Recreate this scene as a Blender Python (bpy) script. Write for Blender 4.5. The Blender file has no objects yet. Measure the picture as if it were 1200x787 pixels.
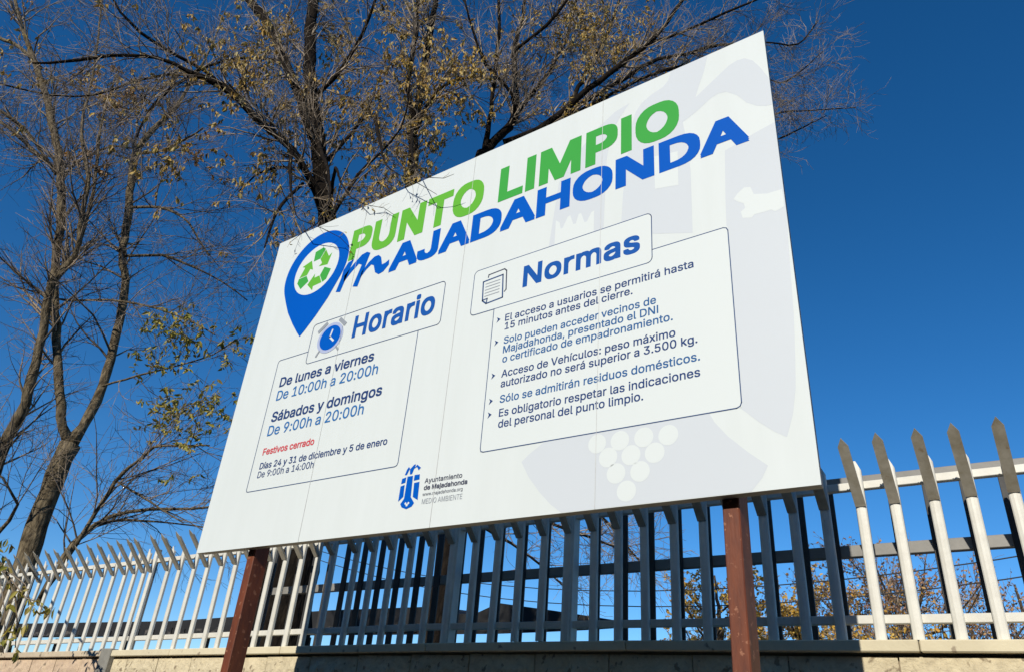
import bpy, math, random
import numpy as np
from mathutils import Vector, Matrix

# ------------------------------------------------------------------ camera, sky, sun, exposure
SC = bpy.context.scene
COL = SC.collection
CAM_LOC = Vector((3.4967, -2.1506, 1.5996))
Fv = Vector((-0.53297629, 0.69972773, 0.47572825))
Uv = Vector((0.22069594, -0.42781528, 0.87650864))
Rv = Vector((0.81684122, 0.57214962, 0.07358833))
cam_data = bpy.data.cameras.new('camera')
cam = bpy.data.objects.new('camera', cam_data)
COL.objects.link(cam)
SC.camera = cam
cam.matrix_world = Matrix(((Rv.x, Uv.x, -Fv.x, CAM_LOC.x), (Rv.y, Uv.y, -Fv.y, CAM_LOC.y),
                           (Rv.z, Uv.z, -Fv.z, CAM_LOC.z), (0, 0, 0, 1)))
cam_data.sensor_fit = 'HORIZONTAL'
cam_data.sensor_width = 36.0
cam_data.lens = 869.4 / 1200 * 36
cam_data.clip_start = 0.05
cam_data.clip_end = 2000

SUN_EL = math.radians(29)
SUN_AZ = math.atan2(0.16, -1.0)            # angle from +Y towards +X
world = bpy.data.worlds.new('World')
SC.world = world
world.use_nodes = True
wn = world.node_tree
wn.nodes.clear()
sky = wn.nodes.new('ShaderNodeTexSky')
sky.sky_type = 'NISHITA'
sky.sun_disc = False
sky.sun_elevation = SUN_EL
sky.sun_rotation = SUN_AZ
sky.altitude = 700
sky.air_density = 0.8
sky.dust_density = 0.15
sky.ozone_density = 3.5
bg = wn.nodes.new('ShaderNodeBackground')
bg.inputs['Strength'].default_value = 0.095
wo = wn.nodes.new('ShaderNodeOutputWorld')
hsv = wn.nodes.new('ShaderNodeHueSaturation')
hsv.inputs['Saturation'].default_value = 1.28
hsv.inputs['Value'].default_value = 1.42
wn.links.new(sky.outputs['Color'], hsv.inputs['Color'])
wn.links.new(hsv.outputs['Color'], bg.inputs['Color'])
wn.links.new(bg.outputs['Background'], wo.inputs['Surface'])

sun_data = bpy.data.lights.new('sun', 'SUN')
sun = bpy.data.objects.new('sun', sun_data)
COL.objects.link(sun)
sun_data.energy = 4.25
sun_data.angle = math.radians(0.5)
sun_data.color = (1.0, 0.95, 0.85)
sdir = Vector((math.sin(SUN_AZ) * math.cos(SUN_EL), math.cos(SUN_AZ) * math.cos(SUN_EL), math.sin(SUN_EL)))
sun.rotation_euler = sdir.to_track_quat('Z', 'Y').to_euler()
sun.location = (4, -8, 8)

SC.view_settings.view_transform = 'Standard'
SC.view_settings.look = 'None'
SC.view_settings.exposure = 0.0
SC.view_settings.gamma = 1.0
SC.cycles.max_bounces = 6
SC.cycles.diffuse_bounces = 3
SC.cycles.transparent_max_bounces = 4

ZS = 2.296          # height of the sign's lower edge above the ground
random.seed(7)
RNG = np.random.default_rng(11)

LEAF_BUNCHES = {
    'green': [(-4.47, 1.71, 5.53, 0.35), (-3.92, 1.88, 5.05, 0.38), (-4.23, 1.89, 4.83, 0.33), (-4.26, 1.74, 4.54, 0.31), (-3.68, 2.07, 4.32, 0.28), (-4.07, 1.89, 4.29, 0.28), (-3.61, 1.99, 3.66, 0.3), (-3.73, 1.9, 3.71, 0.25), (-3.57, 2.27, 4.7, 0.31), (-4.01, 2.06, 5.53, 0.28), (-4.7, 1.66, 5.28, 0.3), (-4.78, 1.6, 5.1, 0.25), (-3.75, 2.26, 5.39, 0.25)],
    'rust': [(-7.16, 0.29, 9.97, 0.3), (-6.89, 0.5, 9.87, 0.3), (-6.6, 0.72, 9.41, 0.25), (-6.37, 0.77, 9.76, 0.3), (-6.6, 0.59, 10.25, 0.22), (-6.58, 0.6, 8.44, 0.18), (-6.36, 0.78, 8.22, 0.15), (-8.21, -0.51, 11.33, 0.25), (-4.92, 1.5, 8.53, 0.25), (-4.74, 1.63, 8.15, 0.18), (-6.14, 0.82, 9.22, 0.2)],
    'ochre': [(-3.14, 0.59, 7.85, 0.3), (-2.91, 0.76, 7.49, 0.25), (-3.43, 1.25, 8.78, 0.3), (-3.47, 1.72, 8.02, 0.35), (-3.34, 1.94, 7.37, 0.35), (-3.16, 2.08, 6.95, 0.25), (-3.36, 0.92, 9.36, 0.4), (-3.66, 1.45, 10.11, 0.3), (-3.07, 2.02, 9.81, 0.35), (-2.84, 2.2, 9.18, 0.4), (-2.91, 2.27, 8.5, 0.35), (-2.12, 1.87, 7.9, 0.3), (-1.96, 2.12, 7.36, 0.35), (-2.66, 2.33, 7.71, 0.3), (-2.63, 2.36, 7.24, 0.25), (-2.1, 2.26, 9.45, 0.35), (-1.98, 2.47, 8.65, 0.4), (-1.77, 2.64, 8.24, 0.35), (-1.72, 2.68, 9.07, 0.3), (-2.09, 2.4, 8.05, 0.3), (-1.78, 2.63, 7.54, 0.3), (-1.64, 2.99, 7.75, 0.25), (-1.47, 3.12, 8.34, 0.25), (-1.29, 3.38, 8.62, 0.25), (-2.27, 1.88, 9.82, 0.35), (-1.65, 2.86, 10.11, 0.25), (-1.09, 3.41, 9.32, 0.2), (-2.14, 1.1, 6.21, 0.25), (-3.15, 0.58, 7.01, 0.2), (-3.17, 0.69, 8.53, 0.3), (-1.62, 0.99, 5.47, 0.22)],
}
TREE_PATHS = {
    'slim': [
        [(-5.699, 1.656, 1.245, 0.1347), (-5.773, 1.6, 2.179, 0.127), (-5.791, 1.586, 2.628, 0.1223), (-5.811, 1.571, 3.131, 0.1133), (-5.828, 1.557, 3.706, 0.1084), (-5.806, 1.574, 4.292, 0.1164)],
        [(-5.806, 1.574, 4.292, 0.0761), (-5.865, 1.446, 4.472, 0.0539), (-6.07, 1.205, 5.267, 0.0511), (-6.378, 0.887, 6.4, 0.0539), (-6.4, 0.786, 6.861, 0.0547), (-6.596, 0.553, 7.892, 0.0519), (-7.045, 0.128, 9.16, 0.0493), (-7.355, -0.192, 9.917, 0.0393), (-7.745, -0.573, 10.771, 0.029), (-8.168, -0.979, 11.899, 0.0181)],
        [(-5.806, 1.574, 4.292, 0.0895), (-5.833, 1.645, 4.54, 0.0594), (-5.862, 1.715, 5.159, 0.057), (-6.007, 1.695, 6.084, 0.0551), (-6.19, 1.648, 6.776, 0.052), (-6.407, 1.574, 7.206, 0.0534), (-6.646, 1.483, 8.221, 0.0561), (-6.886, 1.391, 9.148, 0.0529), (-6.882, 1.486, 9.781, 0.0424), (-6.786, 1.651, 10.365, 0.0312), (-6.73, 1.784, 11.597, 0.0197), (-6.778, 1.84, 12.798, 0.0137)],
        [(-6.161, 1.304, 1.99, 0.0784), (-6.192, 1.166, 3.018, 0.0702), (-6.197, 1.048, 4.034, 0.065), (-6.064, 1.035, 4.646, 0.0577), (-6.092, 0.899, 5.702, 0.0512), (-6.085, 0.79, 6.19, 0.052), (-5.865, 0.844, 6.578, 0.0383), (-5.827, 0.758, 6.98, 0.0339), (-5.874, 0.608, 7.727, 0.0299), (-6.052, 0.358, 8.458, 0.0205), (-6.116, 0.195, 9.493, 0.016), (-6.283, -0.046, 10.802, 0.0112)],
        [(-6.524, 1.027, 7.139, 0.0362), (-6.454, 0.98, 7.403, 0.026), (-6.383, 0.933, 7.67, 0.0261), (-6.375, 0.839, 8.132, 0.0212), (-6.454, 0.678, 8.927, 0.0164), (-6.459, 0.574, 9.877, 0.0113)],
        [(-7.095, 0.592, 8.26, 0.0272), (-7.027, 0.393, 8.349, 0.0215), (-7.202, 0.008, 8.737, 0.0215), (-7.295, -0.314, 8.837, 0.0212), (-7.515, -0.733, 8.993, 0.0158)],
        [(-7.893, -0.016, 10.33, 0.0297), (-8.333, -0.099, 10.744, 0.0306), (-8.995, -0.352, 11.264, 0.0317), (-9.845, -0.748, 11.714, 0.0261)],
        [(-7.118, 0.575, 8.337, 0.0327), (-7.458, 0.41, 8.624, 0.0334), (-7.808, 0.238, 8.92, 0.0282), (-8.337, -0.071, 9.36, 0.0231), (-8.816, -0.341, 9.607, 0.0177)],
        [(-6.298, 1.199, 8.777, 0.0223), (-5.726, 1.3, 8.656, 0.0216), (-5.203, 1.363, 8.685, 0.0159), (-4.793, 1.341, 8.656, 0.0104)],
        [(-6.111, 1.342, 7.8, 0.0213), (-5.659, 1.498, 7.729, 0.0209), (-5.186, 1.67, 7.486, 0.0153), (-4.803, 1.772, 7.059, 0.0123), (-4.484, 1.827, 6.712, 0.0096)],
        [(-5.571, 1.753, 2.562, 0.0284), (-5.3, 1.771, 2.984, 0.0246), (-4.964, 1.838, 3.808, 0.0211), (-4.686, 1.862, 4.019, 0.0168), (-4.429, 1.869, 4.155, 0.0125), (-4.007, 2.002, 4.147, 0.0123), (-3.673, 2.068, 4.129, 0.0081)],
        [(-5.573, 1.752, 2.517, 0.0324), (-5.585, 1.847, 3.037, 0.0253), (-5.5, 2.017, 3.408, 0.026), (-5.318, 2.26, 3.624, 0.0222), (-5.01, 2.599, 3.706, 0.018), (-4.773, 2.885, 3.78, 0.0136), (-4.679, 3.061, 3.861, 0.0092)],
        [(-5.55, 1.77, 2.564, 0.0203), (-5.698, 1.94, 3.208, 0.0172), (-5.645, 2.262, 3.533, 0.018), (-5.297, 2.811, 3.62, 0.0092), (-5.119, 3.229, 3.646, 0.0094)],
        [(-5.265, 1.986, 3.899, 0.0131), (-4.867, 2.122, 3.721, 0.0128), (-4.494, 2.239, 3.539, 0.0084), (-4.169, 2.318, 3.398, 0.0082)],
        [(-6.223, 1.257, 3.041, 0.0251), (-5.923, 1.296, 3.311, 0.0209), (-5.741, 1.246, 3.471, 0.0165), (-5.77, 1.036, 3.703, 0.0124), (-5.838, 0.796, 3.831, 0.0082)],
        [(-5.987, 1.436, 6.98, 0.0205), (-5.713, 1.802, 7.111, 0.0209), (-5.534, 2.096, 7.085, 0.0158), (-5.226, 2.488, 6.929, 0.0106), (-5.003, 2.814, 6.732, 0.0079)],
        [(-6.53, 1.023, 6.231, 0.0149), (-6.129, 1.152, 6.159, 0.0146), (-5.634, 1.354, 6.125, 0.0143), (-5.13, 1.561, 6.016, 0.0141), (-4.577, 1.806, 5.82, 0.0092), (-4.093, 1.999, 5.553, 0.009)],
        [(-5.705, 1.651, 5.065, 0.014), (-5.204, 1.782, 5.155, 0.0138), (-4.706, 1.91, 5.219, 0.0091), (-4.15, 2.081, 5.342, 0.0089), (-3.804, 2.094, 5.458, 0.0066)],
        [(-7.003, 0.663, 8.146, 0.0216), (-7.216, 0.793, 8.712, 0.0169), (-7.173, 1.119, 9.26, 0.0176), (-7.118, 1.455, 9.448, 0.0121)],
    ],
    'dark': [
        [(-2.168, 2.334, 1.48, 0.3228), (-2.213, 2.3, 2.127, 0.3169), (-2.23, 2.287, 2.622, 0.3057), (-2.215, 2.298, 3.002, 0.2747), (-2.266, 2.259, 3.645, 0.2132), (-2.329, 2.211, 4.348, 0.1717)],
        [(-2.329, 2.211, 4.348, 0.1631), (-2.379, 2.187, 5.129, 0.1263), (-2.433, 2.16, 5.994, 0.1189), (-2.544, 2.09, 6.662, 0.1087), (-2.701, 1.984, 7.26, 0.0971), (-2.858, 1.878, 7.944, 0.0902), (-3.042, 1.752, 8.663, 0.0826), (-3.264, 1.597, 9.871, 0.076), (-3.334, 1.557, 10.547, 0.0724), (-3.454, 1.48, 11.497, 0.0567)],
        [(-2.266, 2.259, 3.645, 0.123), (-2.18, 2.451, 4.702, 0.0977), (-2.14, 2.607, 6.045, 0.0826), (-2.081, 2.777, 7.112, 0.0728), (-2.132, 2.864, 7.875, 0.071), (-2.297, 2.864, 8.692, 0.0688), (-2.357, 2.944, 9.318, 0.0596), (-2.45, 2.999, 10.722, 0.0511), (-2.527, 3.066, 11.682, 0.0402), (-2.607, 3.131, 12.882, 0.0283)],
        [(-2.515, 2.07, 6.638, 0.064), (-2.606, 1.893, 7.025, 0.0548), (-2.6, 1.789, 7.1, 0.0446), (-2.789, 1.538, 7.486, 0.0402), (-2.924, 1.328, 7.633, 0.0351), (-3.035, 1.135, 7.743, 0.04), (-3.145, 0.943, 7.934, 0.0552), (-3.255, 0.752, 8.042, 0.05), (-3.338, 0.581, 8.069, 0.0347), (-3.428, 0.404, 8.065, 0.0246), (-3.68, 0.105, 8.16, 0.0196), (-3.98, -0.231, 8.036, 0.0193), (-4.133, -0.455, 7.838, 0.0189), (-4.257, -0.658, 7.66, 0.0139), (-4.277, -0.781, 7.552, 0.0091)],
        [(-3.672, 1.189, 8.436, 0.0216), (-3.959, 0.744, 8.728, 0.0216), (-4.139, 0.38, 8.785, 0.0213), (-4.298, 0.033, 8.899, 0.0211), (-4.369, -0.247, 9.017, 0.0156), (-4.374, -0.478, 9.217, 0.0103)],
        [(-4.228, 0.765, 8.843, 0.0221), (-4.506, 0.427, 8.62, 0.0162), (-4.674, 0.174, 8.299, 0.0158), (-4.755, -0.014, 8.027, 0.0103), (-5.02, -0.341, 7.874, 0.0101), (-5.406, -0.761, 7.899, 0.01)],
        [(-4.228, 0.765, 8.843, 0.0166), (-4.066, 0.511, 8.242, 0.0208), (-3.836, 0.31, 7.576, 0.0146), (-3.509, 0.181, 6.922, 0.0091)],
        [(-4.254, 0.745, 8.839, 0.0221), (-4.198, 0.914, 9.127, 0.017), (-4.047, 1.154, 9.403, 0.0173), (-3.782, 1.482, 9.533, 0.0176), (-3.752, 1.63, 9.661, 0.0119)],
        [(-2.866, 1.802, 7.942, 0.0633), (-3.087, 1.76, 8.408, 0.0655), (-3.368, 1.672, 8.986, 0.0623), (-3.57, 1.644, 9.333, 0.0639), (-3.801, 1.593, 9.722, 0.0597), (-4.005, 1.563, 10.097, 0.0612), (-4.303, 1.462, 10.639, 0.0695), (-4.685, 1.297, 11.198, 0.0652), (-5.188, 1.039, 12.083, 0.0477)],
        [(-1.887, 2.548, 8.08, 0.0372), (-1.728, 2.512, 8.401, 0.032), (-1.544, 2.495, 8.655, 0.0214), (-1.235, 2.573, 8.748, 0.0159), (-0.984, 2.607, 8.666, 0.0104)],
        [(-1.901, 2.537, 8.366, 0.0377), (-2.143, 2.51, 9.158, 0.034), (-2.25, 2.586, 10.044, 0.0359), (-2.408, 2.623, 11.1, 0.0253), (-2.55, 2.672, 11.853, 0.0198)],
        [(-2.515, 2.07, 6.638, 0.0246), (-2.212, 2.112, 7.276, 0.0201), (-1.935, 2.135, 7.496, 0.015), (-1.666, 2.151, 7.779, 0.01), (-1.53, 2.066, 8.183, 0.0101)],
        [(-2.958, 1.733, 8.51, 0.0326), (-2.489, 1.712, 8.832, 0.0268), (-2.1, 1.631, 9.128, 0.0212), (-1.796, 1.486, 9.392, 0.0157)],
        [(-2.732, 1.904, 7.413, 0.0257), (-2.707, 2.175, 8.099, 0.0217), (-2.73, 2.409, 8.833, 0.0172), (-2.843, 2.574, 9.699, 0.0121)],
        [(-2.836, 1.825, 7.201, 0.0203), (-2.732, 1.569, 6.662, 0.0192), (-2.521, 1.395, 6.171, 0.0136), (-2.279, 1.244, 5.717, 0.0085)],
        [(-2.948, 1.74, 7.383, 0.0154), (-3.246, 1.681, 7.538, 0.0157), (-3.553, 1.614, 7.486, 0.0106), (-3.797, 1.596, 7.304, 0.0106)],
    ],
    'spread': [
        [(-1.395, 3.426, 1.575, 0.1121), (-1.383, 3.435, 2.418, 0.1071), (-1.347, 3.462, 3.206, 0.1088), (-1.402, 3.42, 5.481, 0.1153), (-1.445, 3.388, 7.551, 0.1182), (-1.437, 3.394, 8.259, 0.1002)],
        [(-1.437, 3.394, 8.259, 0.0668), (-1.383, 3.519, 8.587, 0.0569), (-1.237, 3.713, 9.035, 0.0585), (-1.307, 3.744, 9.755, 0.0425), (-1.399, 3.758, 10.526, 0.0379), (-1.391, 3.847, 11.37, 0.0263), (-1.4, 3.924, 12.49, 0.0208)],
        [(-1.437, 3.394, 8.259, 0.0445), (-1.336, 3.314, 8.896, 0.0284), (-1.261, 3.213, 9.561, 0.029), (-1.187, 3.112, 10.261, 0.0237), (-1.181, 2.96, 10.989, 0.0182)],
        [(-1.378, 3.438, 8.445, 0.0505), (-1.383, 3.686, 8.802, 0.0465), (-1.324, 3.983, 9.592, 0.0368), (-1.202, 4.327, 10.418, 0.0323), (-1.086, 4.667, 11.643, 0.0276), (-1.06, 4.938, 13.214, 0.0223)],
        [(-1.245, 3.54, 8.463, 0.0506), (-0.831, 3.711, 8.643, 0.0449), (-0.493, 3.825, 8.904, 0.045), (-0.19, 3.912, 9.223, 0.0396), (0.269, 4.119, 9.684, 0.0343), (0.57, 4.204, 9.932, 0.0287), (0.956, 4.354, 10.611, 0.0234), (1.236, 4.424, 11.122, 0.0178)],
        [(-0.811, 3.87, 8.828, 0.04), (-0.488, 4.192, 9.318, 0.0353), (-0.335, 4.384, 9.637, 0.036), (-0.027, 4.694, 10.092, 0.0308), (0.298, 5.017, 10.567, 0.0284), (0.603, 5.324, 10.779, 0.0256), (0.878, 5.61, 11.083, 0.0261), (1.179, 5.914, 11.262, 0.0198), (1.593, 6.305, 11.441, 0.0134), (1.956, 6.657, 11.534, 0.0135), (2.252, 6.957, 12.2, 0.0104)],
        [(-1.154, 3.609, 8.446, 0.0393), (-0.703, 3.911, 8.839, 0.0342), (-0.237, 4.224, 9.277, 0.0291), (0.15, 4.477, 9.653, 0.0236), (0.643, 4.81, 9.987, 0.0239), (1.237, 5.221, 10.171, 0.018), (1.623, 5.473, 10.052, 0.0119)],
        [(-1.154, 3.609, 8.903, 0.0287), (-1.066, 3.394, 9.136, 0.0228), (-1.223, 2.991, 9.404, 0.0226), (-1.243, 2.693, 9.686, 0.0168), (-1.224, 2.425, 10.049, 0.0112)],
        [(-0.593, 4.036, 9.172, 0.0349), (-0.443, 4.308, 10.138, 0.0307), (-0.296, 4.577, 11.044, 0.0258), (-0.226, 4.788, 12.013, 0.0203), (-0.175, 4.983, 12.84, 0.0141)],
        [(0.325, 4.736, 10.63, 0.0249), (0.766, 4.883, 10.719, 0.0185), (1.329, 5.124, 11.025, 0.0185), (1.89, 5.362, 11.275, 0.0123), (2.332, 5.51, 11.316, 0.0122)],
        [(-0.274, 4.28, 9.509, 0.0236), (0.589, 5.138, 9.007, 0.0176), (1.313, 5.891, 9.517, 0.0121), (1.636, 6.338, 9.953, 0.0125), (1.964, 6.789, 10.211, 0.0096), (2.506, 7.403, 10.536, 0.0066)],
        [(-0.269, 4.284, 9.187, 0.0233), (0.545, 5.205, 8.619, 0.0174), (1.237, 6.033, 9.185, 0.0121), (1.538, 6.565, 9.685, 0.0126), (1.877, 7.125, 10.279, 0.0099), (2.046, 7.555, 10.725, 0.0068)],
        [(1.303, 5.481, 10.743, 0.0187), (1.668, 5.926, 10.201, 0.0092), (1.897, 6.268, 10.48, 0.0095), (2.29, 6.735, 11.253, 0.0066)],
        [(-1.229, 3.552, 10.215, 0.0244), (-0.774, 3.647, 10.559, 0.0244), (-0.437, 3.653, 10.882, 0.0182), (-0.1, 3.658, 11.203, 0.0121)],
        [(-1.272, 3.52, 3.906, 0.0262), (-0.825, 3.608, 3.661, 0.021), (-0.372, 3.702, 3.433, 0.0162), (0.054, 3.775, 3.273, 0.0117), (0.487, 3.854, 3.094, 0.0075)],
        [(-1.277, 3.516, 3.552, 0.0214), (-1.072, 3.839, 3.4, 0.0172), (-0.864, 4.166, 3.247, 0.013), (-0.614, 4.523, 2.969, 0.0086)],
        [(-1.196, 3.577, 4.284, 0.0269), (-0.833, 4.356, 4.106, 0.0232), (-0.584, 5.049, 3.891, 0.0167), (-0.31, 5.761, 3.369, 0.0097)],
    ],
    'over': [
        [(-2.808, 1.846, 7.894, 0.0316), (-1.672, 1.329, 6.51, 0.0173), (-0.478, 0.604, 5.137, 0.0063), (0.138, 0.131, 4.371, 0.0038), (0.197, 0.012, 4.205, 0.0023), (0.181, -0.05, 4.095, 0.0014)],
        [(-2.656, 1.46, 7.361, 0.0246), (-1.59, 0.889, 6.089, 0.016), (-0.323, 0.219, 4.766, 0.0051), (0.363, -0.138, 4.133, 0.0027), (0.542, -0.102, 4.029, 0.002), (0.659, -0.063, 3.953, 0.0016), (0.746, -0.035, 3.861, 0.0012)],
        [(-1.96, 1.99, 7.927, 0.0253), (-0.725, 1.17, 6.278, 0.0137), (0.298, 0.441, 5.032, 0.005), (1.092, -0.085, 4.187, 0.0023), (1.252, -0.089, 4.058, 0.0018), (1.364, -0.067, 3.961, 0.0012)],
        [(-2.057, 2.67, 8.41, 0.0275), (-0.809, 1.609, 6.649, 0.0126), (0.533, 0.494, 4.968, 0.0041), (1.339, -0.149, 4.021, 0.0018), (1.46, -0.132, 3.976, 0.0014), (1.525, -0.132, 3.974, 0.001)],
        [(-2.601, 2.13, 6.71, 0.0249), (-1.705, 1.43, 6.601, 0.0176), (-0.43, 0.641, 5.312, 0.0064), (0.572, 0.021, 4.323, 0.0035), (0.805, -0.053, 4.128, 0.0021), (0.929, -0.021, 4.078, 0.0015), (1.017, -0.017, 4, 0.0011)],
    ],
    'droop': [
        [(-5.255, 0.737, 3.797, 0.0222), (-4.9, 0.253, 3.804, 0.0186), (-4.282, -0.031, 3.492, 0.015), (-3.429, -0.135, 3.02, 0.0116), (-2.78, -0.143, 2.709, 0.0097), (-2.285, -0.143, 2.509, 0.0085), (-1.982, -0.038, 2.284, 0.0068), (-1.842, 0.006, 2.141, 0.0053), (-1.735, 0.024, 1.993, 0.0039), (-1.649, 0.027, 1.858, 0.0025)],
        [(-2.285, -0.143, 2.509, 0.0085), (-2.061, -0.098, 2.313, 0.0054), (-1.923, -0.056, 2.184, 0.004), (-1.806, -0.03, 2.034, 0.0031), (-1.693, -0.007, 1.821, 0.0025)],
        [(-2.061, -0.098, 2.313, 0.0054), (-1.902, -0.04, 2.279, 0.004), (-1.763, 0.002, 2.219, 0.0029), (-1.654, 0.023, 2.114, 0.0021)],
        [(-1.982, -0.038, 2.284, 0.0054), (-1.792, 0.043, 2.146, 0.0042), (-1.671, 0.073, 2.122, 0.0031), (-1.554, 0.099, 2.04, 0.0021)],
    ],
}
GLYPH_SPACE, GLYPH_CAP = 187, 508
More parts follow.
